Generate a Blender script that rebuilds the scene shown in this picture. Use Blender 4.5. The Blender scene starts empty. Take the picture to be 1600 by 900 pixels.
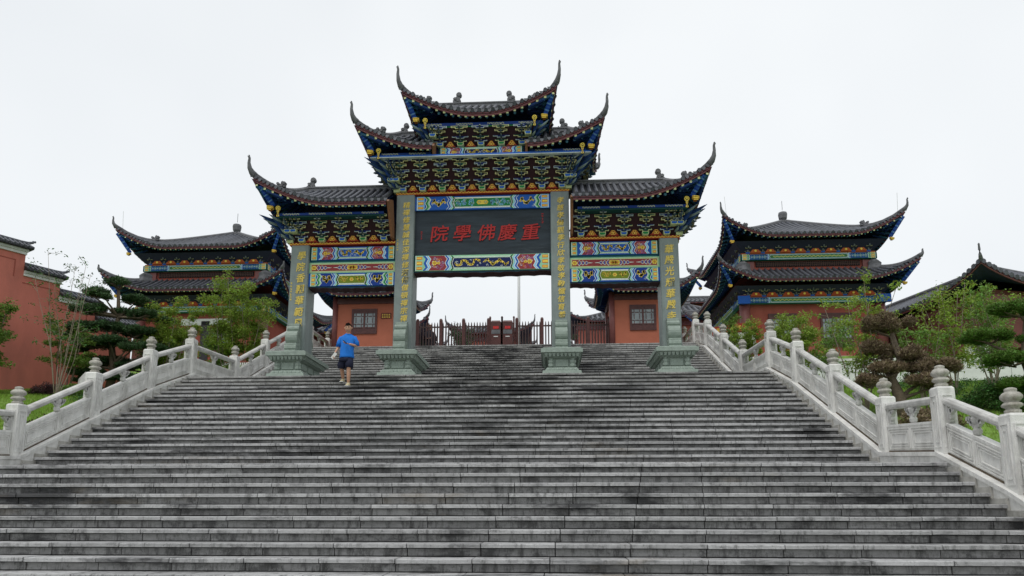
import bpy, bmesh, math, random
import numpy as np
from mathutils import Vector, Matrix, noise
random.seed(7); rng = np.random.default_rng(7)
R = math.radians
SC = bpy.context.scene
COL = SC.collection

# ------------------------------------------------------------------ camera
cam_d = bpy.data.cameras.new('camera'); cam = bpy.data.objects.new('camera', cam_d); COL.objects.link(cam)
SC.camera = cam
cam_d.sensor_width = 36.0; cam_d.lens = 1112.0/1600*36.0; cam_d.shift_y = 148.6/1600.0
cam_d.clip_start = 0.05; cam_d.clip_end = 3000
cam.location = (2.1, 0, 1.631)
cam.rotation_euler = (math.pi/2 + 0.171, 0, 0.056)
SC.render.resolution_x = 1024; SC.render.resolution_y = 576

# ------------------------------------------------------------------ world: overcast sky
W = bpy.data.worlds.new('World'); SC.world = W; W.use_nodes = True
nt = W.node_tree; nt.nodes.clear()
out = nt.nodes.new('ShaderNodeOutputWorld')
sky = nt.nodes.new('ShaderNodeTexSky'); sky.sky_type = 'NISHITA'; sky.sun_disc = False
sky.sun_elevation = R(62); sky.sun_rotation = R(200)
b1 = nt.nodes.new('ShaderNodeBackground'); b1.inputs[1].default_value = 0.10
nt.links.new(sky.outputs[0], b1.inputs[0])
tc = nt.nodes.new('ShaderNodeTexCoord')
nz = nt.nodes.new('ShaderNodeTexNoise'); nz.inputs['Scale'].default_value = 1.6; nz.inputs['Detail'].default_value = 3
nt.links.new(tc.outputs['Generated'], nz.inputs['Vector'])
cr = nt.nodes.new('ShaderNodeValToRGB')
cr.color_ramp.elements[0].position = .36; cr.color_ramp.elements[0].color = (.75, .78, .805, 1)
cr.color_ramp.elements[1].position = .64; cr.color_ramp.elements[1].color = (.86, .885, .90, 1)
nt.links.new(nz.outputs[0], cr.inputs[0])
b2 = nt.nodes.new('ShaderNodeBackground'); nt.links.new(cr.outputs[0], b2.inputs[0]); b2.inputs[1].default_value = 1.0
mx = nt.nodes.new('ShaderNodeMixShader'); mx.inputs[0].default_value = .93
nt.links.new(b1.outputs[0], mx.inputs[1]); nt.links.new(b2.outputs[0], mx.inputs[2])
nt.links.new(mx.outputs[0], out.inputs[0])
sd = bpy.data.lights.new('sun', 'SUN'); sd.energy = 1.25; sd.angle = R(25); sd.color = (1, .97, .93)
so = bpy.data.objects.new('sun', sd); COL.objects.link(so)
so.rotation_euler = (R(28), 0, R(-20))
SC.view_settings.view_transform = 'Standard'; SC.view_settings.look = 'None'
SC.view_settings.exposure = 0.18; SC.view_settings.gamma = 1
SC.cycles.max_bounces = 6; SC.cycles.transparent_max_bounces = 6

# ------------------------------------------------------------------ helpers
def tag(o, label=None, cat=None, group=None, kind=None):
    if label: o['label'] = label
    if cat: o['category'] = cat
    if group: o['group'] = group
    if kind: o['kind'] = kind
    return o
def empty(name, loc=(0, 0, 0), rz=0, label=None, cat=None, group=None):
    o = bpy.data.objects.new(name, None); COL.objects.link(o); o.location = loc; o.rotation_euler = (0, 0, rz)
    o.empty_display_size = .2
    return tag(o, label, cat, group)
class MB:
    def __init__(s): s.v = []; s.f = []; s.c = []; s.col = None
    def add(s, vs, fs, c=None):
        n = len(s.v); s.v.extend([tuple(p) for p in vs]); s.f.extend([tuple(i+n for i in f) for f in fs])
        cc = c if c is not None else (s.col or (1, 1, 1)); s.c.extend([cc]*len(fs)); return s
    def box(s, x0, x1, y0, y1, z0, z1, c=None):
        return s.add([(x0,y0,z0),(x1,y0,z0),(x1,y1,z0),(x0,y1,z0),(x0,y0,z1),(x1,y0,z1),(x1,y1,z1),(x0,y1,z1)],
                     [(0,3,2,1),(4,5,6,7),(0,1,5,4),(1,2,6,5),(2,3,7,6),(3,0,4,7)], c)
    def frustum(s, cx, cy, z0, z1, a0, b0, a1, b1, c=None):
        return s.add([(cx-a0,cy-b0,z0),(cx+a0,cy-b0,z0),(cx+a0,cy+b0,z0),(cx-a0,cy+b0,z0),(cx-a1,cy-b1,z1),(cx+a1,cy-b1,z1),(cx+a1,cy+b1,z1),(cx-a1,cy+b1,z1)],
                     [(0,3,2,1),(4,5,6,7),(0,1,5,4),(1,2,6,5),(2,3,7,6),(3,0,4,7)], c)
    def prism(s, poly, y0, y1, c=None, cf=None):
        # poly in (x,z) counter-clockwise as seen from -y ; extruded y0 (front) .. y1 (back)
        n = len(poly)
        vs = [(p[0], y0, p[1]) for p in poly]+[(p[0], y1, p[1]) for p in poly]
        s.add(vs, [tuple(range(n))], cf if cf is not None else c)
        s.add(vs, [tuple(range(2*n-1, n-1, -1))]+[(i, i+n, (i+1) % n+n, (i+1) % n) for i in range(n)], c)
        return s
    def prismx(s, poly, x0, x1, c=None):
        n = len(poly); vs = [(x0, p[0], p[1]) for p in poly]+[(x1, p[0], p[1]) for p in poly]
        return s.add(vs, [tuple(range(n-1, -1, -1)), tuple(range(n, 2*n))]+[(i, (i+1) % n, (i+1) % n+n, i+n) for i in range(n)], c)
    def lathe(s, cx, cy, prof, seg=14, lobe=0, nl=8, c=None, cap=True):
        n = len(s.v); m = len(prof)
        vs = []
        for (r, z) in prof:
            for i in range(seg):
                a = 2*math.pi*i/seg; rr = r*(1+lobe*math.cos(nl*a)); vs.append((cx+rr*math.cos(a), cy+rr*math.sin(a), z))
        fs = [(j*seg+i, j*seg+(i+1) % seg, (j+1)*seg+(i+1) % seg, (j+1)*seg+i) for j in range(m-1) for i in range(seg)]
        if cap: fs += [tuple(range(seg-1, -1, -1)), tuple((m-1)*seg+i for i in range(seg))]
        return s.add(vs, fs, c)
    def tube(s, pts, rad, seg=6, c=None, cap=True, sx=1, sz=1):
        pts = [Vector(p) for p in pts]
        rad = rad if hasattr(rad, '__len__') else [rad]*len(pts)
        vs = []; up = Vector((0, 0, 1)); m = len(pts)
        for i, p in enumerate(pts):
            d = (pts[min(i+1, m-1)]-pts[max(i-1, 0)])
            if d.length < 1e-9: d = Vector((0, 0, 1))
            d.normalize()
            u = up if abs(d.z) < .95 else Vector((0, 1, 0))
            a = d.cross(u).normalized(); b = a.cross(d).normalized()
            for k in range(seg):
                t = 2*math.pi*k/seg+math.pi/seg
                vs.append(p+a*math.cos(t)*rad[i]*sx+b*math.sin(t)*rad[i]*sz)
        fs = [(j*seg+i, j*seg+(i+1) % seg, (j+1)*seg+(i+1) % seg, (j+1)*seg+i) for j in range(m-1) for i in range(seg)]
        if cap: fs += [tuple(range(seg-1, -1, -1)), tuple((m-1)*seg+i for i in range(seg))]
        return s.add(vs, fs, c)
    def ribbon(s, pts, w, y, c, closed=False):
        # flat painted stroke in the x-z plane at depth y ; pts (x,z)
        m = len(pts); vs = []; ww = w if hasattr(w, '__len__') else [w]*m
        for i, p in enumerate(pts):
            a = pts[max(i-1, 0)]; b = pts[min(i+1, m-1)]
            dx, dz = b[0]-a[0], b[1]-a[1]; L = math.hypot(dx, dz) or 1
            nx, nz_ = -dz/L*ww[i]/2, dx/L*ww[i]/2
            vs += [(p[0]+nx, y, p[1]+nz_), (p[0]-nx, y, p[1]-nz_)]
        return s.add(vs, [(2*i, 2*i+1, 2*i+3, 2*i+2) for i in range(m-1)], c)
    def poly(s, pts, y, c): return s.add([(p[0], y, p[1]) for p in pts], [tuple(range(len(pts)))], c)
    def build(s, name, mat, parent=None, off=None, loc=None, smooth=False, kind=None, colors=False):
        me = bpy.data.meshes.new(name)
        v = s.v
        if off is not None: v = [(p[0]-off[0], p[1]-off[1], p[2]-off[2]) for p in v]
        me.from_pydata(v, [], s.f)
        if colors:
            a = me.color_attributes.new('Col', 'FLOAT_COLOR', 'CORNER')
            buf = np.ones((len(me.loops), 4), dtype=np.float32); i = 0
            for f, c in zip(s.f, s.c): buf[i:i+len(f), :3] = c; i += len(f)
            a.data.foreach_set('color', buf.ravel())
        if smooth: me.polygons.foreach_set('use_smooth', [True]*len(me.polygons))
        me.materials.append(mat); me.update()
        return link(name, me, parent, loc, kind)
def link(name, me, parent=None, loc=None, kind=None):
    o = bpy.data.objects.new(name, me); COL.objects.link(o)
    if parent is not None: o.parent = parent
    if loc is not None: o.location = loc
    if kind: o['kind'] = kind
    return o
def dup(o, loc=None, rz=None, parent=None, label=None):
    c = o.copy(); COL.objects.link(c)
    if parent is not None: c.parent = parent
    if loc is not None: c.location = loc
    if rz is not None: c.rotation_euler = (0, 0, rz)
    for ch in o.children:
        dup(ch, parent=c)
    if label: c['label'] = label
    return c
def bulk(name, V, F, mat, parent=None, kind=None, cols=None, smooth=False, loc=None):
    """V (n,3) array, F (m,k) array of equal-size faces"""
    me = bpy.data.meshes.new(name); k = F.shape[1]
    me.vertices.add(len(V)); me.vertices.foreach_set('co', np.asarray(V, dtype=np.float32).ravel())
    me.loops.add(F.size); me.loops.foreach_set('vertex_index', F.astype(np.int32).ravel())
    me.polygons.add(len(F)); me.polygons.foreach_set('loop_start', np.arange(0, F.size, k, dtype=np.int32))
    me.polygons.foreach_set('loop_total', np.full(len(F), k, dtype=np.int32))
    if smooth: me.polygons.foreach_set('use_smooth', np.ones(len(F), dtype=bool))
    me.materials.append(mat); me.update(); me.validate()
    return link(name, me, parent, loc, kind)

# ------------------------------------------------------------------ materials
def mat(name, col, rough=.7, var=.25, scale=6.0, bump=.0, bscale=40., dirt=0, dirtcol=(.02, .02, .018), dscale=1.2, dpos=(.52, .7),
        rnd=0.0, island=0.0, attr=False, spec=.4, stretch=(1, 1, 1), emit=0, translucent=0, metal=0, hue=0):
    m = bpy.data.materials.new(name); m.use_nodes = True; n = m.node_tree.nodes; L = m.node_tree.links
    n.clear(); o = n.new('ShaderNodeOutputMaterial'); p = n.new('ShaderNodeBsdfPrincipled'); L.new(p.outputs[0], o.inputs[0])
    p.inputs['Roughness'].default_value = rough; p.inputs['Specular IOR Level'].default_value = spec; p.inputs['Metallic'].default_value = metal
    g = n.new('ShaderNodeNewGeometry'); mp = n.new('ShaderNodeMapping'); mp.inputs['Scale'].default_value = stretch
    L.new(g.outputs['Position'], mp.inputs[0])
    if attr:
        a = n.new('ShaderNodeAttribute'); a.attribute_name = 'Col'; cur = a.outputs['Color']
    else:
        rg = n.new('ShaderNodeRGB'); rg.outputs[0].default_value = (*col, 1); cur = rg.outputs[0]
    def mult(cur, fac_socket, lo, hi):
        mr = n.new('ShaderNodeMapRange'); mr.inputs[3].default_value = lo; mr.inputs[4].default_value = hi
        L.new(fac_socket, mr.inputs[0])
        v = n.new('ShaderNodeVectorMath'); v.operation = 'SCALE'; L.new(cur, v.inputs[0]); L.new(mr.outputs[0], v.inputs[3]); return v.outputs[0]
    if var:
        t = n.new('ShaderNodeTexNoise'); t.inputs['Scale'].default_value = scale; t.inputs['Detail'].default_value = 5; t.inputs['Roughness'].default_value = .65
        L.new(mp.outputs[0], t.inputs[0])
        mr = n.new('ShaderNodeMapRange'); mr.inputs[1].default_value = .3; mr.inputs[2].default_value = .7; L.new(t.outputs[0], mr.inputs[0])
        cur = mult(cur, mr.outputs[0], 1-var, 1+var)
    if rnd:
        oi = n.new('ShaderNodeObjectInfo'); cur = mult(cur, oi.outputs['Random'], 1-rnd, 1+rnd)
    if island:
        cur = mult(cur, g.outputs['Random Per Island'], 1-island, 1+island)
    if hue:
        hs = n.new('ShaderNodeHueSaturation'); mr = n.new('ShaderNodeMapRange'); mr.inputs[3].default_value = .5-hue; mr.inputs[4].default_value = .5+hue
        L.new(g.outputs['Random Per Island'], mr.inputs[0]); L.new(mr.outputs[0], hs.inputs[0]); L.new(cur, hs.inputs[4]); cur = hs.outputs[0]
    if dirt:
        t = n.new('ShaderNodeTexNoise'); t.inputs['Scale'].default_value = dscale; t.inputs['Detail'].default_value = 7; t.inputs['Roughness'].default_value = .68
        L.new(mp.outputs[0], t.inputs[0])
        mr = n.new('ShaderNodeMapRange'); mr.inputs[1].default_value = dpos[0]; mr.inputs[2].default_value = dpos[1]; mr.inputs[4].default_value = dirt
        L.new(t.outputs[0], mr.inputs[0])
        mxn = n.new('ShaderNodeMix'); mxn.data_type = 'RGBA'; L.new(mr.outputs[0], mxn.inputs[0]); L.new(cur, mxn.inputs[6]); mxn.inputs[7].default_value = (*dirtcol, 1)
        cur = mxn.outputs[2]
    L.new(cur, p.inputs['Base Color'])
    if bump:
        t = n.new('ShaderNodeTexNoise'); t.inputs['Scale'].default_value = bscale; t.inputs['Detail'].default_value = 4; L.new(g.outputs['Position'], t.inputs[0])
        b = n.new('ShaderNodeBump'); b.inputs['Strength'].default_value = bump; b.inputs['Distance'].default_value = .02; L.new(t.outputs[0], b.inputs['Height']); L.new(b.outputs[0], p.inputs['Normal'])
    if emit:
        p.inputs['Emission Color'].default_value = (*col, 1); p.inputs['Emission Strength'].default_value = emit
    if translucent:
        tr = n.new('ShaderNodeBsdfTranslucent'); L.new(cur, tr.inputs[0]); ms = n.new('ShaderNodeMixShader'); ms.inputs[0].default_value = translucent
        L.new(p.outputs[0], ms.inputs[1]); L.new(tr.outputs[0], ms.inputs[2]); L.new(ms.outputs[0], o.inputs[0])
    return m
def stair_mat(name, col, dark, k=0.0):
    """granite with drawn-out black mould, damp drips, and a random tone for every slab"""
    m = mat(name, col, rough=.6, var=.22, scale=14, stretch=(.5, 1.6, 1.6), rnd=.17, island=.0 if dark < 2 else .16, dirt=.86, dirtcol=(.013, .013, .016),
            dscale=1.0, dpos=(.535, .635), bump=.5, bscale=110)
    n = m.node_tree.nodes; L = m.node_tree.links; p = [q for q in n if q.type == 'BSDF_PRINCIPLED'][0]
    src = p.inputs['Base Color'].links[0].from_socket
    g = n.new('ShaderNodeNewGeometry')
    def layer(src, scale, st, lo, hi, amt, colr):
        mp = n.new('ShaderNodeMapping'); mp.inputs['Scale'].default_value = st; L.new(g.outputs['Position'], mp.inputs[0])
        t = n.new('ShaderNodeTexNoise'); t.inputs['Scale'].default_value = scale; t.inputs['Detail'].default_value = 6; t.inputs['Roughness'].default_value = .75; L.new(mp.outputs[0], t.inputs[0])
        mr = n.new('ShaderNodeMapRange'); mr.inputs[1].default_value = lo; mr.inputs[2].default_value = hi; mr.inputs[4].default_value = amt; L.new(t.outputs[0], mr.inputs[0])
        mx_ = n.new('ShaderNodeMix'); mx_.data_type = 'RGBA'; L.new(mr.outputs[0], mx_.inputs[0]); L.new(src, mx_.inputs[6]); mx_.inputs[7].default_value = (*colr, 1); return mx_.outputs[2]
    # damp black growth thickens towards the top of the middle flight
    sp_ = n.new('ShaderNodeSeparateXYZ'); L.new(g.outputs['Position'], sp_.inputs[0])
    my = n.new('ShaderNodeMapRange'); my.inputs[1].default_value = 12.5; my.inputs[2].default_value = 17.5; my.inputs[3].default_value = 0; my.inputs[4].default_value = .80; L.new(sp_.outputs[1], my.inputs[0])
    ax_ = n.new('ShaderNodeMath'); ax_.operation = 'ABSOLUTE'; L.new(sp_.outputs[0], ax_.inputs[0])
    mx2 = n.new('ShaderNodeMapRange'); mx2.inputs[1].default_value = 7.5; mx2.inputs[2].default_value = 1.5; L.new(ax_.outputs[0], mx2.inputs[0])
    mm = n.new('ShaderNodeMath'); mm.operation = 'MULTIPLY'; L.new(my.outputs[0], mm.inputs[0]); L.new(mx2.outputs[0], mm.inputs[1])
    mp = n.new('ShaderNodeMapping'); mp.inputs['Scale'].default_value = (.55, 1.3, 1.3); L.new(g.outputs['Position'], mp.inputs[0])
    t = n.new('ShaderNodeTexNoise'); t.inputs['Scale'].default_value = 1.0; t.inputs['Detail'].default_value = 8; t.inputs['Roughness'].default_value = .72; L.new(mp.outputs[0], t.inputs[0])
    mr = n.new('ShaderNodeMapRange'); mr.inputs[1].default_value = .44; mr.inputs[2].default_value = .58; mr.inputs[4].default_value = 1.3; L.new(t.outputs[0], mr.inputs[0])
    mf = n.new('ShaderNodeMath'); mf.operation = 'MULTIPLY'; mf.use_clamp = True; L.new(mm.outputs[0], mf.inputs[0]); L.new(mr.outputs[0], mf.inputs[1])
    mq = n.new('ShaderNodeMix'); mq.data_type = 'RGBA'; L.new(mf.outputs[0], mq.inputs[0]); L.new(src, mq.inputs[6]); mq.inputs[7].default_value = (.012, .012, .015, 1); src = mq.outputs[2]
    src = layer(src, 3.6, (1.0, 1.0, 1.0), .55-k, .66-k, .60+k*4, (.045, .044, .044))       # ragged patches
    src = layer(src, 11.0, (1.0, .3, .22), .53-k, .66-k, .62+k*2, (.035, .034, .033))
    src = layer(src, 26.0, (1.0, .6, .5), .56, .66, .55, (.05, .05, .048))            # short vertical drips
    src = layer(src, 60., (1, 1, 1), .60, .72, .5, (.42, .42, .40))                 # quartz speckle
    src = layer(src, .55, (.5, 1.2, 1.2), .60, .70, .35, (.22, .16, .085))           # a few ochre slabs
    L.new(src, p.inputs['Base Color'])
    return m
M = {}
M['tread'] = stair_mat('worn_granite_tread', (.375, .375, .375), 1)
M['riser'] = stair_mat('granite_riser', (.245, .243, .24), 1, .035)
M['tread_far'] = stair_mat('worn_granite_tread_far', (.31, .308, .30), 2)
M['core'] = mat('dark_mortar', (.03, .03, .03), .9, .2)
M['marble'] = mat('carved_white_granite', (.70, .695, .67), .6, .13, 9, bump=.5, bscale=70, dirt=.6, dirtcol=(.20, .19, .17), dscale=2.4, dpos=(.48, .72), stretch=(1, 1, .5))
M['joint'] = mat('mould_joint', (.10, .075, .05), .9, .4, 9)
M['rail'] = mat('weathered_rail_granite', (.54, .535, .515), .65, .2, 12, bump=.4, bscale=70, dirt=.6, dirtcol=(.16, .15, .14), dscale=3, dpos=(.48, .7))
M['finial'] = mat('weathered_finial_granite', (.40, .385, .345), .7, .25, 16, bump=.4, bscale=80, dirt=.6, dirtcol=(.14, .12, .08), dscale=7, dpos=(.48, .68))
M['cheek'] = mat('stair_cheek_granite', (.40, .39, .36), .7, .2, 8, bump=.4, dirt=.6, dirtcol=(.1, .09, .06), dscale=2.5, rnd=.1)
M['green_stone'] = mat('green_granite', (.185, .222, .215), .5, .16, 5, bump=.15, bscale=60, dirt=.35, dirtcol=(.30, .34, .32), dscale=1.6, dpos=(.5, .75), stretch=(1, 1, .5))
M['plinth'] = mat('carved_green_stone', (.26, .315, .275), .65, .16, 10, bump=.5, bscale=60, dirt=.4, dirtcol=(.12, .15, .13), dscale=4)
M['slate'] = mat('dark_slate_plaque', (.026, .036, .046), .6, .35, 3, dirt=.3, dirtcol=(.13, .16, .18), dscale=5, dpos=(.56, .8), stretch=(.3, 1, 2.5), spec=.2)
M['tile'] = mat('grey_roof_tile', (.072, .076, .092), .5, .35, 14, bump=.3, bscale=50, rnd=.22, island=.0)
M['tile_s'] = mat('grey_roof_tile_joined', (.075, .080, .095), .5, .35, 9, bump=.3, bscale=50, island=.25)
M['tilebed'] = mat('roof_tile_bed', (.018, .019, .024), .7, .3, 10)
M['ridge'] = mat('ridge_stucco', (.125, .127, .137), .75, .3, 8, bump=.4, bscale=50)
M['paint'] = mat('painted_wood', (1, 1, 1), .6, .14, 30, attr=True, spec=.15)
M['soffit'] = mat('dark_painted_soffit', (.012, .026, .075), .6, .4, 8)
M['fascia'] = mat('maroon_eave_board', (.22, .078, .088), .6, .3, 12)
M['gold'] = mat('gold_paint', (.66, .50, .09), .4, .2, 40, metal=.0)
M['redpaint'] = mat('red_lacquer_lettering', (.36, .026, .026), .6, .25, 30, spec=.2)
M['redwall'] = mat('red_plaster_wall', (.31, .085, .064), .85, .14, 1.5, dirt=.5, dirtcol=(.22, .085, .068), dscale=.9, bump=.25, stretch=(1, 1, .35), spec=.15)
M['redwall2'] = mat('salmon_plaster_wall', (.46, .150, .115), .85, .12, 1.2, dirt=.55, dirtcol=(.30, .115, .095), dscale=.7, bump=.25, stretch=(1, 1, .35), spec=.15)
M['booth'] = mat('brick_red_plaster', (.42, .13, .075), .8, .08, 2, bump=.1)
M['darkwood'] = mat('dark_red_wood', (.085, .030, .027), .5, .3, 8)
M['brownwood'] = mat('orange_brown_wood', (.20, .085, .035), .55, .35, 8, stretch=(4, 4, .6))
M['column'] = mat('maroon_column', (.17, .055, .05), .5, .15, 4)
M['glass'] = mat('window_glass', (.20, .24, .25), .12, .5, 1.5, spec=.8)
M['black'] = mat('black_metal', (.02, .018, .02), .45, .2, 5)
M['white'] = mat('white_plaster', (.66, .67, .66), .8, .1, 3, dirt=.3, dirtcol=(.4, .4, .38), dscale=2)
M['led'] = mat('red_display', (.42, .03, .03), .4, .4, 30, emit=.12)
M['bark'] = mat('bark', (.13, .10, .07), .9, .35, 25, bump=.6, bscale=40)
M['palebark'] = mat('pale_bark', (.24, .20, .15), .8, .3, 25, bump=.3, bscale=40)
M['grass'] = mat('grass_blades', (.21, .34, .045), .7, .25, 3, island=.35, translucent=.3, hue=.02)
M['lawn'] = mat('lawn_ground', (.14, .24, .035), .9, .35, 5, bump=.8, bscale=60)
M['pave'] = mat('plaza_paving', (.22, .22, .21), .7, .2, 2)
M['rock'] = mat('pale_rock', (.42, .42, .40), .8, .2, 6, bump=.5, bscale=20)
def leafm(name, c, tr=.35, isl=.45, hue=.025): return mat(name, c, .55, .25, 2.5, island=isl, translucent=tr, hue=hue, spec=.3)
M['leaf_maple'] = leafm('maple_leaf', (  .125, .20, .035)); M['leaf_yellow'] = leafm('yellow_green_leaf', (.23, .32, .045))
M['leaf_dark'] = leafm('dark_conifer_leaf', (.055, .105, .040), .15); M['leaf_pine'] = leafm('green_pine_leaf', (.11, .20, .035), .2)
M['leaf_brown'] = leafm('bronze_pine_leaf', (.22, .165, .105), .2, .4, .03); M['leaf_purple'] = leafm('purple_leaf', (.045, .020, .022), .2)
M['leaf_fresh'] = leafm('fresh_green_leaf', (.155, .26, .05)); M['leaf_hedge'] = leafm('hedge_leaf', (.06, .135, .03), .2)
M['skin'] = mat('skin', (.52, .29, .19), .55, .05, 10); M['hair'] = mat('black_hair', (.006, .005, .005), .95, .2, 60, spec=.05)
M['shirt'] = mat('blue_cotton', (.012, .17, .62), .85, .12, 7, bump=.3, bscale=14); M['shorts'] = mat('navy_cotton', (.010, .013, .035), .85, .2, 9, bump=.3, bscale=14)
M['shoe'] = mat('cream_shoe', (.52, .45, .28), .7, .1, 20); M['paper'] = mat('white_paper', (.75, .75, .72), .7, .03)
M['robe'] = mat('dark_robe', (.018, .018, .03), .85, .2, 8, bump=.3, bscale=14); M['phone'] = mat('black_phone', (.01, .01, .012), .25, 0)
M['hatm'] = mat('tan_hat', (.32, .17, .10), .8, .1)
M['fence'] = mat('brown_fence_paint', (.050, .026, .024), .5, .2, 8)
M['metal'] = mat('pale_steel_pole', (.55, .56, .55), .4, .05)

# paint colours (linear)
BLUE = (.020, .10, .41); LBLUE = (.22, .50, .78); NAVY = (.010, .018, .085); GREEN = (.018, .19, .055); LGREEN = (.30, .56, .36)
WHT = (.70, .76, .70); GOLD = (.84, .62, .10); RED = (.33, .035, .03); ORANGE = (.62, .22, .035); DGREEN = (.008, .05, .045)
PALE = (.50, .56, .30); BLACK = (.006, .007, .010); OLIVE = (.16, .21, .02); MAROON = (.26, .045, .05); TEAL = (.02, .12, .14); PINK = (.42, .10, .25)

# ------------------------------------------------------------------ stairs
RS, TR = 0.15, 0.32
Y1, Z1 = 10.655, 2.25            # front edge of landing 1
Y2, Z2 = Y1+2.17+18*TR, 5.10      # front edge of landing 2 (18.585)
Y3, Z3 = Y2+3.25+18*TR, 7.95      # front edge of the top plaza
HW = 7.78
def stair_z(y):
    if y < Y1-14*TR-.001: return 0.0
    if y < Y1: return Z1-math.ceil((Y1-y)/TR-1e-6)*RS
    if y < Y1+2.17: return Z1
    if y < Y2: return Z1+(math.floor((y-Y1-2.17)/TR)+1)*RS
    if y < Y2+3.25: return Z2
    if y < Y3: return Z2+(math.floor((y-Y2-3.25)/TR)+1)*RS
    return Z3
def nosing_line(y):
    """smooth line through the nosings"""
    if y < Y1: return Z1-(Y1-y)/TR*RS
    if y < Y1+1.85: return Z1
    if y < Y2: return Z1+(y-Y1-1.85)/TR*RS
    if y < Y2+2.93: return Z2
    if y < Y3: return Z2+(y-Y2-2.93)/TR*RS
    return Z3
steps = [(Y1-i*TR, Z1-i*RS, 0, TR) for i in range(14, 0, -1)]+[(Y1, Z1, 0, 2.17)]
steps += [(Y1+2.17+i*TR, Z1+(i+1)*RS, 1, TR) for i in range(18)]+[(Y2, Z2, 1, 3.25)]
steps += [(Y2+3.25+i*TR, Z2+(i+1)*RS, 2, TR) for i in range(18)]+[(Y3, Z3, 2, .6)]
# core under the slabs
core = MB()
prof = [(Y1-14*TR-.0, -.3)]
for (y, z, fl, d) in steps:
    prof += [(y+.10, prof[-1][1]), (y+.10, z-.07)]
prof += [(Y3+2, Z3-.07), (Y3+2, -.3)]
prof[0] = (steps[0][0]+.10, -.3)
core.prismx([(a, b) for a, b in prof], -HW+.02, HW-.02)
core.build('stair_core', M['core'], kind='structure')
TH = .047; NO = .036
def tread_mesh(w, d):
    b = MB(); c = .008
    b.prismx([(-NO, -TH), (d+.02, -TH), (d+.02, 0), (-NO+c, 0), (-NO, -c)], 0, w); return b
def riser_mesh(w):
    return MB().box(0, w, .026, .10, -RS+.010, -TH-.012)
tag_fl = ['lower', 'middle', 'upper']
flights = []
for k in range(3):
    nm = 'stone_stair_flight'
    ys = [s for s in steps if s[2] == k][0]
    e = empty(nm, (0, ys[0], ys[1]-RS)); e['kind'] = 'structure'; flights.append((e, ys[0], ys[1]-RS))
cache = {}
for k in range(3):
    e, ey, ez = flights[k]; st = [s for s in steps if s[2] == k]
    far = MB(); nt_ = nr_ = 0
    if k == 0: order = st[::-1]      # landing row first: every row of the low flight shows
    else: order = st
    phase = random.random()
    for si, (y, z, fl, d) in enumerate(order):
        w0 = .862
        offx = ((-si*.062) % w0) if k == 0 else ((si*.045+random.choice([0, 0, .3])) % w0)
        xs = [-HW]; x = -HW+offx if offx > .12 else -HW+offx+w0
        while x < HW-.12: xs.append(x); x += w0
        xs.append(HW)
        for a, b in zip(xs[:-1], xs[1:]):
            w = round(b-a-.012, 3); near = (k < 2)
            j = random.uniform(-.003, .003); jz = random.uniform(-.0025, .0015)
            if near and nt_ < 300 and not (k == 0 and y < Y1-9.5*TR):
                key = ('t', w, round(d, 2))
                if key not in cache: o = tread_mesh(w, d).build('tread_slab', M['tread'], e); cache[key] = o.data
                else: o = link('tread_slab', cache[key], e)
                o.location = (a+.003, y-ey+j, z-ez+jz); nt_ += 1
            else:
                t = tread_mesh(w, d); far.add([(p[0]+a+.003, p[1]+y-ey+j, p[2]+z-ez+jz) for p in t.v], t.f)
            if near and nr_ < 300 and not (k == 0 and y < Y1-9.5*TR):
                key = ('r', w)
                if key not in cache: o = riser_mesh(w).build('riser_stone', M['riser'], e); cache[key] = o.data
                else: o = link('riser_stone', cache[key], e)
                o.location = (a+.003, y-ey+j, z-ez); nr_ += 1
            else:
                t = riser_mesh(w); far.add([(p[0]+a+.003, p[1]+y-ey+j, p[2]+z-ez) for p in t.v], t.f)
    if far.v: far.build('far_step_slabs', M['tread_far'], e, kind='stuff')

# ground sheet, plaza and garden slopes
def gz(x, y):
    pts = [(-60, -.02), (5.5, -.02), (6.2, .1), (10.6, 2.15), (12.6, 2.55), (15.5, 3.5), (18.5, 4.4), (22.5, 5.25), (26, 5.85), (31, 7.93), (34, 7.93), (4000, 7.93)]
    for (a, za), (b, zb) in zip(pts[:-1], pts[1:]):
        if y <= b: 
            t = (y-a)/(b-a); z = za+(zb-za)*t; break
    return z
def slope_mesh(name, sgn):
    xs = [8.22, 8.8, 9.6, 10.6, 12, 14, 16, 18, 21, 25, 32, 45, 80, 200, 600]; ys = [-60, -20, 0, 4, 5.5, 6.2]+[7+.7*i for i in range(38)]+[34, 40, 60, 120, 400, 900]
    V = []; F = []
    for j, y in enumerate(ys):
        for i, x in enumerate(xs):
            z = gz(x, y)
            if 6 < y < 32: z += .10*noise.noise(Vector((x*.5*sgn, y*.5, 3)))*min(1, (x-8.22)) + .02*min(x-8.2, 9)
            V.append((sgn*x, y, z))
    n = len(xs)
    for j in range(len(ys)-1):
        for i in range(n-1):
            a = j*n+i; q = (a, a+1, a+n+1, a+n); F.append(q if sgn > 0 else q[::-1])
    return bulk(name, np.array(V), np.array(F), M['lawn'], kind='structure', smooth=True)
slope_mesh('lawn_slope', -1); slope_mesh('lawn_slope', 1)
MB().add([(-8.3,-60,-.004),(8.3,-60,-.004),(8.3,steps[0][0]+.2,-.004),(-8.3,steps[0][0]+.2,-.004)], [(0,1,2,3)]).build('ground', M['pave'], kind='structure')
pz = MB(); pz.add([(-8.3, Y3+.5, Z3-.005), (8.3, Y3+.5, Z3-.005), (8.3, 300, Z3-.005), (-8.3, 300, Z3-.005)], [(0,1,2,3)]); pz.build('plaza', M['pave'], kind='structure')

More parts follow.
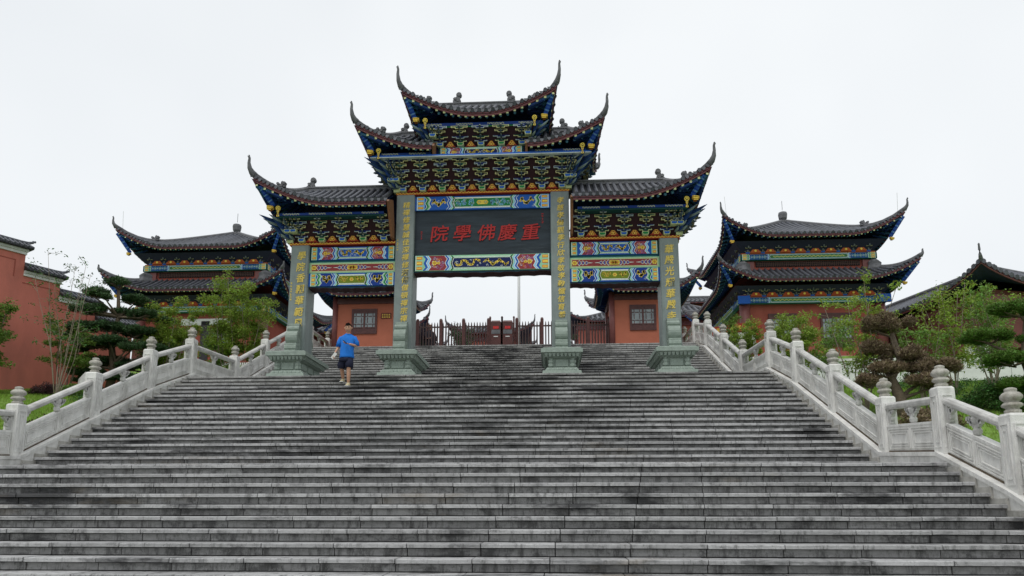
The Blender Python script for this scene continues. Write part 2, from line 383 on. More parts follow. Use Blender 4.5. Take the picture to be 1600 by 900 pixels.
# ------------------------------------------------------------------ balustrades
def post(bal, x, y, zb, sgn):
    """square post with lotus finial; zb = base height; one part + sub-part"""
    if 'post' not in cache:
        b = MB(); h = .93
        b.frustum(0, 0, -.12, h, .128, .128, .122, .122)
        # incised upright panels on the four faces
        for s_ in (-1, 1):
            
            for (a0, a1, c0, c1) in ((-.085, .085, .05, .066), (-.085, .085, h-.116, h-.10), (-.085, -.070, .066, h-.116), (.070, .085, .066, h-.116), (-.035, .035, .12, .135), (-.035, .035, h-.20, h-.185), (-.042, -.030, .12, h-.185), (.030, .042, .12, h-.185)):
                b.box(a0, a1, s_*.127-.010, s_*.127+.010, c0, c1); b.box(s_*.127-.010, s_*.127+.010, a0, a1, c0, c1)
        b.frustum(0, 0, h, h+.03, .122, .122, .10, .10)
        o = b.build('post', M['marble'], bal); cache['post'] = o.data
        f = MB()
        pf = [(.085, .955), (.092, .975), (.092, 1.0), (.070, 1.012), (.078, 1.03), (.112, 1.05), (.118, 1.07), (.098, 1.095), (.072, 1.105), (.094, 1.125), (.122, 1.155), (.122, 1.19), (.094, 1.225), (.062, 1.24), (.070, 1.255), (.066, 1.28), (.03, 1.295), (.0, 1.298)]
        f.lathe(0, 0, pf, 24, .07, 8); fo = f.build('lotus_finial', M['finial'], o, smooth=True); cache['fin'] = fo.data
    else:
        o = link('post', cache['post'], bal); fo = link('lotus_finial', cache['fin'], o)
    o.location = (x, y, zb); return o
def cloud(b, X, s, z, w, h, m, th=.05):
    """scroll-carved cloud bracket and vase under the handrail; s centre, m slope"""
    def q(ds, dz): return (X, s+ds, z(s)+m*0+dz)
    prof = [(.030, 0), (.055, .02), (.062, .06), (.040, .10), (.030, .13), (.055, .16), (.075, .20), (.06, .235)]
    n = len(b.v); b.lathe(0, 0, [(r_*w, zz*h) for r_, zz in prof], 10)
    b.v[n:] = [(p[0]+X, p[1]+s, p[2]+z(s)) for p in b.v[n:]]
    for k in (-1, 1):
        for (ds, dz, r_) in ((.075, .19, .048), (.135, .215, .040), (.11, .155, .032), (.19, .225, .028), (.165, .185, .022), (.055, .12, .026)):
            n = len(b.v); b.tube([(X-th/2, 0, 0), (X+th/2, 0, 0)], r_*1.1, 8)
            b.v[n:] = [(p[0], p[1]+s+k*ds*w, p[2]+z(s)+dz*h) for p in b.v[n:]]
def panel(bal, x, ya, za, yb, zb_, ox, oy, oz):
    """sheared panel between two posts (own origin at (ox,oy,oz))"""
    m = (zb_-za)/(yb-ya); L = yb-ya
    f = lambda s, dz: za+m*(s-ya)+dz
    def para(b, x0, x1, s0, s1, d0, d1):
        b.add([(x0,s0,f(s0,d0)),(x1,s0,f(s0,d0)),(x1,s1,f(s1,d0)),(x0,s1,f(s1,d0)),(x0,s0,f(s0,d1)),(x1,s0,f(s0,d1)),(x1,s1,f(s1,d1)),(x0,s1,f(s1,d1))],
              [(0,3,2,1),(4,5,6,7),(0,1,5,4),(1,2,6,5),(2,3,7,6),(3,0,4,7)])
    b = MB(); off = (ox, oy, oz); s0, s1 = ya+.12, yb-.12
    para(b, x-.055, x+.055, s0, s1, .013, .415)
    para(b, x-.068, x+.068, s0, s1, .415, .455)
    # carved concentric frames (two fields)
    mid = (s0+s1)/2
    for (a, c) in ((s0+.05, mid-.03), (mid+.03, s1-.05)):
        for k, ins in enumerate((0, .045, .09)):
            lo, hi = .045+ins*.9, .385-ins*.9
            if c-a-2*ins < .1 or hi-lo < .06: continue
            for fx in (x-.055-.006, x+.055+.006):
                xa, xb = min(fx, fx-.0), max(fx, fx)
                for (p, q_, d0, d1) in ((a+ins, c-ins, lo, lo+.014), (a+ins, c-ins, hi-.014, hi), (a+ins, a+ins+.014, lo+.014, hi-.014), (c-ins-.014, c-ins, lo+.014, hi-.014)):
                    para(b, fx-.013, fx+.013, p, q_, d0, d1)
    mo = MB(); para(mo, x-.07, x+.07, s0, s1, -.03, .012); mo.build('mortar_joint', M['joint'], bal, off=off)
    po = b.build('railing_panel', M['marble'], bal, off=off)
    r = MB()
    # handrail: hexagonal section with a groove line
    sec = [(-.055, .72), (.055, .72), (.075, .745), (.075, .80), (.05, .835), (-.05, .835), (-.075, .80), (-.075, .745)]
    n = len(sec); vs = [(x+p[0], s_, f(s_, p[1])) for s_ in (s0-.01, s1+.01) for p in sec]
    r.add(vs, [tuple(range(n)), tuple(range(2*n-1, n-1, -1))]+[(i, i+n, (i+1) % n+n, (i+1) % n) for i in range(n)])
    for sx_ in (-1, 1): 
        for dz in (.757, .779): para(r, x+sx_*.0755-.004, x+sx_*.0755+.004, s0, s1, dz, dz+.008)
    r.build('handrail', M['rail'], po, off=off)
    v = MB(); zf = lambda s_: f(s_, .455)
    cloud(v, x, mid, zf, 1.0, 1.14, m)
    v.build('vase_baluster', M['rail'], po, off=off, smooth=False)
    for e_, k in ((s0, 1), (s1, -1)):
        v = MB()
        v.box(x-.04, x+.04, min(e_, e_+k*.05), max(e_, e_+k*.05), f(e_+k*.02, .45), f(e_+k*.02, .73))
        for (ds, dz, r_) in ((.075, .64, .055), (.13, .675, .042), (.08, .56, .038), (.185, .695, .026), (.05, .50, .03)):
            v.tube([(x-.03, e_+k*ds, f(e_+k*ds, dz)), (x+.03, e_+k*ds, f(e_+k*ds, dz))], r_, 8)
        v.build('half_baluster', M['rail'], po, off=off)
PX = 7.98
pY = [7.6, 9.36, 10.95, 12.78, 14.93, 17.02, 18.98, 21.72, 24.05, 26.35, 28.5, 30.9, 33.3]
CURB = .19
for sgn, word in ((-1, 'left'), (1, 'right')):
    side = 'left' if sgn < 0 else 'right'
    bal = empty('stone_balustrade', (sgn*PX, 10.95, Z1), 0, 'carved pale stone balustrade with lotus topped posts climbing the '+side+' edge of the stairs', 'balustrade')
    org = (sgn*PX, 10.95, Z1)
    P = []
    for y in pY:
        yy = min(y, 28.0) if y < 28.6 else y
        z = nosing_line(y)+CURB
        if 10.6 < y < 11.2: z = Z1+CURB
        P.append((y, z))
    for (y, z) in P: post(bal, 0, y-org[1], z-org[2], sgn)
    for (a, za), (b_, zb_) in zip(P[:-1], P[1:]):
        panel(bal, sgn*PX, a, za, b_, zb_, *org)
    # sloped curb under panels
    c = MB()
    for (a, za), (b_, zb_) in zip(P[:-1], P[1:]):
        for (x0, x1, d0, d1) in ((sgn*(PX-.16), sgn*(PX+.2), -.9, -.05), (sgn*(PX-.185), sgn*(PX+.2), -.075, -.012)):
            xa, xb = min(x0, x1), max(x0, x1)
            c.add([(xa,a,za+d0),(xb,a,za+d0),(xb,b_,zb_+d0),(xa,b_,zb_+d0),(xa,a,za+d1),(xb,a,za+d1),(xb,b_,zb_+d1),(xa,b_,zb_+d1)],
                  [(0,3,2,1),(4,5,6,7),(0,1,5,4),(1,2,6,5),(2,3,7,6),(3,0,4,7)])
    c.build('sloped_curb', M['marble'], bal, off=org)
    # stepped cheek stones at the stair ends
    for (y, z, fl, d) in steps:
        if y < Y1-9.5*TR or d > 1: continue
        key = 'cheek'
        if key not in cache:
            o = MB().box(-.028, .028, -.0, TR+.002, -RS*1.2, .075).build('cheek_stone', M['cheek'], bal); cache[key] = o.data
        else: o = link('cheek_stone', cache[key], bal)
        o.location = (-sgn*(PX-HW-.03)*1.0+0, y-org[1], z-org[2])
# grass near the balustrades
def grass(n, sgn):
    x = 8.25+rng.random(n)**1.3*8.5; y = 8.5+rng.random(n)*15.5
    z = np.array([gz(a, b)+.10*noise.noise(Vector((a*.5*sgn, b*.5, 3)))*min(1, (a-8.22))+.02*min(a-8.2, 9) for a, b in zip(x, y)])
    h = .05+.05*rng.random(n); an = rng.random(n)*6.28; w = .012
    cx, sx_ = np.cos(an)*w, np.sin(an)*w; tx, ty = rng.normal(0, .025, n), rng.normal(0, .025, n)
    V = np.stack([np.stack([sgn*x-cx, y-sx_, z-.01], 1), np.stack([sgn*x+cx, y+sx_, z-.01], 1), np.stack([sgn*x+tx, y+ty, z+h], 1)], 1).reshape(-1, 3)
    bulk('grass', V, np.arange(3*n).reshape(n, 3), M['grass'], kind='stuff')
grass(60000, -1); grass(40000, 1)

# ================================================================== the memorial gateway
GX, GY, GZ = 0.15, 19.67, 5.10
OFF = (0, 0, GZ)
gate = empty('memorial_gateway', (GX, GY, GZ), 0, 'monumental gateway of four green stone pillars under three tiers of upswept tiled roofs', 'gateway')
def cb(c, s): return tuple(min(1, x*s) for x in c)
# ---- text
def glyph(ch, size, depth, bold=.0):
    cu = bpy.data.curves.new('character', 'FONT'); cu.body = ch; cu.size = size; cu.extrude = depth; cu.offset = bold
    cu.align_x = 'CENTER'; cu.align_y = 'CENTER'; cu.resolution_u = 2
    o = bpy.data.objects.new('tmp', cu); COL.objects.link(o)
    dg = bpy.context.evaluated_depsgraph_get(); dg.update()
    me = bpy.data.meshes.new_from_object(o.evaluated_get(dg))
    bpy.data.objects.remove(o); bpy.data.curves.remove(cu)
    xs = [v.co.x for v in me.vertices]; ys = [v.co.y for v in me.vertices]
    if xs:
        cx, cy = (max(xs)+min(xs))/2, (max(ys)+min(ys))/2; hx, hy = (max(xs)-min(xs))/2 or 1, (max(ys)-min(ys))/2 or 1
        for v in me.vertices:
            x, y = v.co.x-cx, v.co.y-cy
            x += .05*y+.03*size*math.sin(y/size*5); y += .07*x          # brush slant
            v.co = (x, -v.co.z, y)
    me.name = 'character'; return me
def text_on(chars, parent, m, x, y, z, size, dz=0, dx=0, wx=1, wz=1, bold=.01, off=OFF, jitter=.01, depth=.006):
    for i, ch in enumerate(chars):
        me = glyph(ch, size, depth, bold); me.materials.append(m)
        for v in me.vertices: v.co.x *= wx; v.co.z *= wz
        link('character', me, parent, (x+dx*i-off[0]+random.uniform(-jitter, jitter), y-off[1], z+dz*i-off[2]))
# ---- pillars
def carved_plinth(x):
    b = MB(); w, d = .52, 1.0; c = (1, 1, 1)
    b.frustum(x, 0, 5.10, 5.20, .53, 1.0, .51, .98); b.frustum(x, 0, 5.20, 5.30, .46, .93, .40, .86)
    b.frustum(x, 0, 5.30, 5.56, .34, .78, .34, .78)
    b.frustum(x, 0, 5.56, 5.62, .37, .82, .44, .90); b.frustum(x, 0, 5.62, 5.69, .45, .91, .52, .98)
    b.frustum(x, 0, 5.69, 5.80, .56, 1.02, .56, 1.02); b.frustum(x, 0, 5.80, 5.83, .53, .99, .50, .96)
    o = b.build('plinth', M['plinth'], gate, OFF)
    for s_ in (-1, 1):
        p = MB(); p.box(x-.17, x+.17, min(s_*.78, s_*.81), max(s_*.78, s_*.81), 5.34, 5.52); p.build('plinth_panel', M['plinth'], o, OFF)
        for k in (-1, 1):
            l = MB(); l.lathe(x+k*.29, s_*.80, [(.05, 5.31), (.085, 5.34), (.085, 5.39), (.06, 5.41), (.08, 5.45), (.08, 5.50), (.05, 5.53), (.06, 5.56)], 10, .1, 5)
            l.build('lion_support', M['plinth'], o, OFF, smooth=False)
    for s_ in (-1, 1):
        p = MB()
        for yy in (-.5, 0, .5): p.box(min(x+s_*.34, x+s_*.365), max(x+s_*.34, x+s_*.365), yy-.18, yy+.18, 5.35, 5.51)
        # scroll reliefs: lotus petals under the slab and waves on the base step
        p.build('side_panel', M['plinth'], o, OFF)
    r = MB()
    for i in range(9):
        xx = x-.42+i*.105
        for s_ in (-1, 1): r.frustum(xx, s_*.93, 5.585, 5.675, .025, .02, .046, .06)
    for i in range(17):
        yy = -.82+i*.1025
        for s_ in (-1, 1): r.frustum(x+s_*.46, yy, 5.585, 5.675, .02, .025, .06, .045)
    for i in range(7):
        xx = x-.36+i*.12
        for s_ in (-1, 1): r.lathe(xx, s_*.90, [(.055, 5.20), (.055, 5.235), (.03, 5.27), (.0, 5.285)], 8)
    r.build('lotus_petals', M['plinth'], o, OFF, kind='stuff')
def drum(x, s_):
    """scroll shaped drum stone leaning on the pillar"""
    b = MB(); f0 = .325
    def Y(t): return s_*(f0+t)
    prof = [(0, 5.83), (.40, 5.83), (.40, 5.90), (.37, 5.92), (.40, 5.955), (.40, 6.02), (.365, 6.04), (.37, 6.10), (.36, 6.115)]
    for k in range(9):
        a = R(-70+k*20); prof.append((.20+.17*math.cos(a), 6.30+.19*math.sin(a)))
    for k in range(7):
        a = R(-50+k*30); prof.append((.14+.10*math.cos(a), 6.57+.085*math.sin(a)))
    prof += [(.16, 6.66), (.16, 6.72), (0, 6.72)]
    pts = [(Y(p[0]), p[1]) for p in prof]
    if s_ > 0: pts = pts
    else: pts = pts[::-1]
    b.prismx(pts, x-.165, x+.165)
    for k in (-1, 1):
        xx = x+k*.165
        for (yc, zc, r_) in ((.20, 6.30, .14), (.20, 6.30, .08), (.14, 6.57, .07), (.2, 6.0, .07)):
            n = 14; ring = [(Y(yc+math.cos(a)*r_*.8), zc+math.sin(a)*r_) for a in [2*math.pi*i/n for i in range(n)]]
            b.tube([(xx, q[0], q[1]) for q in ring]+[(xx, ring[0][0], ring[0][1])], .014, 4)
    b.build('drum_stone', M['plinth'], gate, OFF)
pillars = {}
for name, x, top in (('outer', -5.3, 9.10), ('inner', -2.24, 10.58), ('inner', 2.24, 10.58), ('outer', 5.3, 9.10)):
    b = MB(); c = .02
    b.prismx([(0, 0)]*0 or [(-.325, 5.83), (.325, 5.83), (.325, top), (-.325, top)], x-.245, x+.245)
    b.prismx([(-.303, 5.83), (.303, 5.83), (.303, top-.001), (-.303, top-.001)], x-.265, x+.265)
    # raised text tablet and side inlay
    b.prismx([(-.331, 6.75), (-.32, 6.75), (-.32, top-.06), (-.331, top-.06)], x-.185, x+.185)
    p = b.build('pillar', M['green_stone'], gate, OFF); pillars[x] = p
    carved_plinth(x); drum(x, -1); drum(x, 1)
text_on('學院香飄華範風', pillars[-5.3], M['gold'], -5.24, -.338, 8.78, .275, dz=-.335, wx=.95, bold=.0035)
text_on('華嚴光耀華嚴寺', pillars[5.3], M['gold'], 5.30, -.338, 8.77, .275, dz=-.325, wx=.95, bold=.0035)
text_on('精禪修慧誠佳深禪修漢傳僧頓禪宗禪', pillars[-2.24], M['gold'], -2.20, -.338, 10.26, .20, dz=-.2265, wx=1.05, bold=.002)
text_on('孝慈孝儒觀季行欣孝敬孝勤懺信育養', pillars[2.24], M['gold'], 2.26, -.338, 10.31, .20, dz=-.2265, wx=1.05, bold=.002)
def tiny_marks(parent, m, x, y, z0, n, sz):
    """small signature strokes too fine to read in the photograph"""
    b = MB(); r_ = random.Random(n*7)
    for i in range(n):
        zc = z0-i*sz*1.25
        for k in range(4):
            a = r_.choice([0, 0, 1.57, .6, 2.4]); dx, dz = math.cos(a)*sz*.38, math.sin(a)*sz*.38; ox, oz = r_.uniform(-.18, .18)*sz, r_.uniform(-.35, .35)*sz
            b.ribbon([(x+ox-dx, zc+oz-dz), (x+ox+dx, zc+oz+dz)], sz*.15, y-.0004*k, None)
    b.build('signature', m, parent, OFF)
tiny_marks(pillars[-5.3], M['gold'], -5.50, -.334, 7.95, 7, .065); tiny_marks(pillars[-2.24], M['gold'], -2.44, -.334, 9.2, 5, .06)

# ---- painted beams
def zig(a, n=5): return [(0, 0), (a, .25), (.15*a, .5), (a, .75), (0, 1)]
def band(b, x, w, z0, z1, a, c, y, flip=1):
    zs = [(0, 0), (1, .22), (.25, .5), (1, .78), (0, 1)]
    L_ = [(x+flip*a*p, z0+(z1-z0)*q) for p, q in zs]; R_ = [(x+w+flip*a*p, z0+(z1-z0)*q) for p, q in zs]
    vs = [(p[0], y, p[1]) for p in L_+R_]
    b.add(vs, [(i, i+5, i+6, i+1) for i in range(4)], c)
def swirl(b, x0, x1, zc, amp, y, c, w=.03, k=2, seed=0):
    r_ = random.Random(seed); n = 90; pts = []
    for i in range(n+1):
        t = i/n; pts.append((x0+(x1-x0)*t+amp*.25*math.sin(t*k*12.6), zc+amp*math.sin(t*k*6.28)*(.8+.2*math.sin(t*9))))
    b.ribbon(pts, [w*(.7+.9*math.sin(math.pi*i/n)) for i in range(n+1)], y, c)
    for i in range(int(14*k)):
        t = (i+.5)/(14*k); px, pz = pts[int(t*n)]; a = r_.uniform(0, 6.28); q = amp*.55
        b.ribbon([(px, pz), (px+q*.5*math.cos(a), pz+q*.5*math.sin(a)), (px+q*math.cos(a+.5), max(zc-amp*1.25, min(zc+amp*1.25, pz+q*math.sin(a+.5))))], [w*.9, w*.7, w*.3], y, c)
def curls(b, x0, x1, z0, z1, y, c, w, n, seed):
    r_ = random.Random(seed)
    for i in range(n):
        cx, cz = r_.uniform(x0, x1), r_.uniform(z0, z1); rr = r_.uniform(.025, .05); a0 = r_.uniform(0, 6.28)
        b.ribbon([(cx+rr*(1-k/9)*math.cos(a0+k*.8), cz+rr*(1-k/9)*math.sin(a0+k*.8)) for k in range(8)], w, y, c)
def flower(b, x, z, r_, y, c1, c2):
    for k in range(6):
        a = k*math.pi/3; q = [(x+r_*.55*math.cos(a)+r_*.42*math.cos(t), z+r_*.5*math.sin(a)+r_*.38*math.sin(t)) for t in [i*math.pi/3 for i in range(6)]]
        b.poly(q, y, c1)
    b.poly([(x+r_*.3*math.cos(t), z+r_*.3*math.sin(t)) for t in [i*math.pi/4 for i in range(8)]], y-.002, c2)
def rect(b, x0, x1, z0, z1, y, c): b.poly([(x0, z0), (x1, z0), (x1, z1), (x0, z1)], y, c)
def beam(name, x0, x1, z0, z1, yf, yb, style, parent=gate, off=OFF):
    b = MB(); L_ = x1-x0; h = z1-z0; y1, y2, y3 = yf-.003, yf-.006, yf-.009; y4 = yf-.012
    base = {'A': BLUE, 'B': LGREEN, 'C': BLUE, 'T': BLUE, 'D': LGREEN, 'E': LGREEN, 'P': (.02, .16, .12)}[style]
    b.box(x0, x1, yf, yb, z0, z1, base)
    for e_ in (1, -1):      # mirrored halves, s measured from the end
        X = (lambda s: x0+s) if e_ > 0 else (lambda s: x1-s)
        def rc(s0, s1, a, c, y=y1, zz=(0, 1)): 
            p, q = sorted((X(s0), X(s1))); rect(b, p, q, z0+h*zz[0], z0+h*zz[1], y, c)
        def bd(s, w, a, c, y=y2):
            xx = X(s) if e_ > 0 else X(s+w); band(b, xx, w, z0+.01, z1-.01, a, c, y, e_)
        if style == 'B':
            continue
        ew = min(.28, L_*.085)
        rc(0, .05, 0, BLUE if style in 'CT' else DGREEN)
        rc(.05, ew, 0, LGREEN if style != 'T' else LBLUE)
        rc(.055, .062+.01, 0, WHT, y2)
        a0_ = 0
        for zz, cc in (((.08, .26), ORANGE), ((.38, .62), ORANGE), ((.74, .92), ORANGE)):
            rc(.085, ew-.03, 0, cc, y2, zz); rc(.09, ew-.05, 0, GOLD, y3, (zz[0]+.06, zz[1]-.06))
        a = h*.17
        s = ew-.01; unit = h*.13
        fieldw = L_*(.115 if style in 'AD' else .13)
        first = [(BLUE, 1.2), (WHT, .35), (LBLUE, .8), (WHT, .35)] if style in 'AD' else [(WHT, .3), (GREEN, 1.0), (LGREEN, .8), (WHT, .3)]
        for cc, w in first: bd(s, unit*w, a, cc); s += unit*w
        # field
        fc = {'A': (.27, .045, .055), 'D': (.25, .04, .05), 'C': (.012, .045, .25), 'T': BLUE, 'E': NAVY, 'P': (.015, .06, .20)}[style]
        bd(s, fieldw, a, fc, y2)
        c0, c1 = sorted((X(s+a+.02), X(s+fieldw-.01)))
        if style == 'P':
            zc, n_ = z0+h*.5, 6
            for q in range(n_):
                xx = c0+(c1-c0)*(q+.5)/n_; w_ = (c1-c0)/n_*.55
                b.ribbon([(xx-w_, zc), (xx, zc+h*.30), (xx+w_, zc), (xx, zc-h*.30), (xx-w_, zc)], .018, y3, LGREEN if q % 2 else (.12, .32, .55))
                b.ribbon([(xx-.02, zc), (xx+.02, zc)], .035, y4, WHT)
        elif style in 'AD':
            curls(b, c0, c1, z0+h*.13, z1-h*.13, y3, (.38, .16, .34), .016, 20, int(1000*x0)+e_); curls(b, c0, c1, z0+h*.15, z1-h*.15, y3, (.62, .66, .70), .011, 12, 7+e_); curls(b, c0, c1, z0+h*.15, z1-h*.15, y3-.0005, ORANGE, .014, 9, 17+e_)
            flower(b, X(s+fieldw*.30+a*.5), z0+h*.5, h*.17, y4, GOLD, ORANGE); flower(b, X(s+fieldw*.30+a*.5+h*.26), z0+h*.5, h*.11, y4, GOLD, ORANGE)
        else:
            swirl(b, c0, c1, z0+h*.5, h*.25, y3, GOLD, .042, 1.5, int(1000*x0)+e_); curls(b, c0, c1, z0+h*.2, z1-h*.2, y3, WHT, .010, 6, 11+e_)
        s += fieldw
        for cc, w in [(WHT, .3), (BLUE, .95), (WHT, .3), (LBLUE, .6), (LGREEN, .5), (WHT, .3), (GREEN, .9)]: bd(s, unit*w, a, cc, y2); s += unit*w
        send = s
    if style == 'B':
        rect(b, x0+.03, x1-.03, z0+.03, z1-.03, y1, PALE); rect(b, x0+.07, x1-.07, z0+.065, z1-.065, y2, MAROON)
        for xx in (x0+.14, (x0+x1)/2-.08, (x0+x1)/2+.08, (x0+x1)/2, x1-.14): flower(b, xx, (z0+z1)/2, h*.26, y4, GOLD, ORANGE)
        for cx in ((x0+x1)/2, x0+.1, x1-.1):
            for e_ in (-1, 1):
                if not x0 < cx+e_*.3 < x1: continue
                for k in range(3):
                    xx = cx+e_*(.17+.10*k); w = h*(.26-.05*k)
                    b.ribbon([(xx, (z0+z1)/2-w), (xx+e_*.07, (z0+z1)/2), (xx, (z0+z1)/2+w), (xx-e_*.06, (z0+z1)/2), (xx, (z0+z1)/2-w)], .013, y3, WHT)
                    b.ribbon([(xx, (z0+z1)/2-w*.5), (xx+e_*.03, (z0+z1)/2), (xx, (z0+z1)/2+w*.5)], .03, y3, BLUE)
                b.ribbon([(cx+e_*.42, (z0+z1)/2), (cx+e_*.56, (z0+z1)/2)], [.03, .004], y3, WHT)
    else:
        p, q = x0+send+.01, x1-send-.01
        bgc = {'A': LGREEN, 'C': WHT, 'T': WHT, 'D': LGREEN, 'E': LGREEN, 'P': (.012, .10, .35)}[style]
        def hexa(i, c, y):
            b.poly([(p+i, z0+h*.14+i*.6), (q-i, z0+h*.14+i*.6), (q-i+.05, z0+h*.5), (q-i, z1-h*.14-i*.6), (p+i, z1-h*.14-i*.6), (p+i-.05, z0+h*.5)], y, c)
        hexa(-.03, WHT, y1); hexa(.0, bgc, y2); hexa(.03, WHT, y3)
        hexa(.045, {'A': BLUE, 'D': NAVY, 'C': OLIVE, 'T': GREEN, 'E': NAVY, 'P': (.05, .16, .06)}[style], y4)
        cx, cz = (p+q)/2, z0+h*.5
        y5 = y4-.003
        if style == 'T':
            flower(b, cx-.09, cz, h*.2, y5, GOLD, PALE); flower(b, cx+.09, cz, h*.2, y5, GOLD, PALE); rect(b, cx-.1, cx+.1, cz-h*.15, cz+h*.15, y5+.001, GOLD)
            for e_ in (-1, 1): curls(b, *sorted((cx+e_*.25, cx+e_*.75)), z0+h*.3, z1-h*.3, y5, LBLUE, .018, 22, 5+e_); curls(b, *sorted((cx+e_*.25, cx+e_*.9)), z0+h*.3, z1-h*.3, y5, WHT, .010, 10, 15+e_)
        elif style == 'P':
            n_ = int((q-p-.3)/.09)
            b.ribbon([(p+.15+(q-p-.3)*i/n_, cz+h*.09*(-1)**i) for i in range(n_+1)], .030, y5, (.62, .60, .18))
            b.ribbon([(p+.12, cz+h*.26), (q-.12, cz+h*.26)], .016, y5, LGREEN); b.ribbon([(p+.12, cz-h*.26), (q-.12, cz-h*.26)], .016, y5, LGREEN)
        elif style == 'C':
            flower(b, cx, cz, h*.17, y5, GOLD, ORANGE)
            for e_ in (-1, 1): swirl(b, cx+e_*.12, cx+e_*(q-cx-.08), cz, h*.18, y5, GOLD, .026, 1.5, 3)
        else:
            for e_ in (-1, 1): swirl(b, cx+e_*.06, cx+e_*(q-cx-.08), cz, h*.19, y5, GOLD, .036, 1.3 if L_ < 3 else 2, 8+e_)
            curls(b, p+.1, q-.1, z0+h*.25, z1-h*.25, y5, WHT, .009, 12, 9)
    # rounded lower edge
    return b.build(name, M['paint'], parent, off, colors=True)
beam('painted_beam', -1.975, 1.975, 10.13, 10.55, -.24, .24, 'T'); beam('painted_beam', -1.975, 1.975, 8.28, 8.74, -.25, .25, 'D')
for s_ in (-1, 1):
    xa, xb = sorted((s_*2.505, s_*5.035))
    beam('painted_beam', xa, xb, 8.67, 9.06, -.24, .24, 'A'); beam('painted_beam', xa, xb, 8.28, 8.60, -.22, .22, 'B'); beam('painted_beam', xa, xb, 7.88, 8.265, -.24, .24, 'C')
    for (z0, z1) in ((8.60, 8.67), (8.265, 8.28)): MB().box(xa, xb, -.19, .19, z0, z1, c=TEAL).build('filler_strip', M['paint'], gate, OFF, colors=True)
def valance(x0, x1, z):
    """carved, scalloped underside board"""
    b = MB(); n = 24; pts = [(x0, z)]+[(x0+(x1-x0)*i/n, z-.055-.012*math.cos(i*2.1)-.012*math.cos(math.pi*2*(i/n-.5))) for i in range(n+1)]+[(x1, z)]
    b.prism(pts, -.2, .2, c=(.05, .02, .022)); b.prism([(p[0], z-.004 if abs(p[1]-z) < 1e-6 else p[1]+.014) for p in pts], -.206, -.2, c=(.02, .06, .09))
    b.build('carved_valance', M['paint'], gate, OFF, colors=True)
valance(-1.975, 1.975, 8.278)
for s_ in (-1, 1): xa, xb = sorted((s_*2.505, s_*5.035)); valance(xa, xb, 7.878)
plq = MB().box(-1.975, 1.975, -.17, .17, 8.742, 10.128).build('name_plaque', M['slate'], gate, OFF)
for ch, px_ in zip('重慶佛學院', (1.40, .73, .11, -.58, -1.24)):
    me = glyph(ch, .54, .012, .005); me.materials.append(M['redpaint'])
    for v in me.vertices: v.co.x *= 1.02; v.co.z *= .95
    link('character', me, plq, (px_, -.183, 9.43-GZ))
tiny_marks(plq, M['redpaint'], 1.74, -.174, 9.98, 4, .07); tiny_marks(plq, M['redpaint'], -1.78, -.174, 9.5, 4, .055)
def rope(x0, x1, z0, z1, y):
    b = MB(); b.box(x0, x1, y, -y, z0, z1, c=RED); n = int((x1-x0)/.05)
    b.ribbon([(x0+(x1-x0)*i/n, (z0+z1)/2+(z1-z0)*.28*(-1)**i) for i in range(n+1)], .020, y-.004, GOLD)
    b.ribbon([(x0, z0+.012), (x1, z0+.012)], .016, y-.006, ORANGE)
    b.build('gold_rope_board', M['paint'], gate, OFF, colors=True)
rope(-2.52, 2.52, 10.582, 10.66, -.33)
for s_ in (-1, 1): rope(*sorted((s_*2.51, s_*5.62)), 9.102, 9.18, -.33)

# ---- bracket sets (one mesh per size, shared)
def arm_poly(w, h):
    P = [(.25, 0), (.25, .40), (.5, .40), (.5, 1)]
    return [(-.25*w, 0)]+[(a*w, b*h) for a, b in P]+[(-a*w, b*h) for a, b in P[::-1]][:-1]
bcache = {}
def arm(w, h, dark):
    k = ('arm', round(w, 3), round(h, 3), dark)
    if k not in bcache:
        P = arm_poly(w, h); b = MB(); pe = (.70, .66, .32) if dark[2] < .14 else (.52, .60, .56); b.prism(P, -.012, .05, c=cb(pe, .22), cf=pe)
        # dark painted face inset between the pale edge lines
        t = .0155
        Q = []
        n = len(P)
        for i in range(n):
            p0, p1, p2 = Vector(P[i-1]), Vector(P[i]), Vector(P[(i+1) % n])
            d1, d2 = (p1-p0).normalized(), (p2-p1).normalized(); n1, n2 = Vector((-d1.y, d1.x)), Vector((-d2.y, d2.x))
            m_ = (n1+n2); m_ = m_/max(m_.length_squared/2, .5); Q.append((p1.x+m_.x*t, p1.y+m_.y*t))
        b.prism(Q, -.018, -.012, c=dark)
        bcache[k] = b
    return bcache[k]
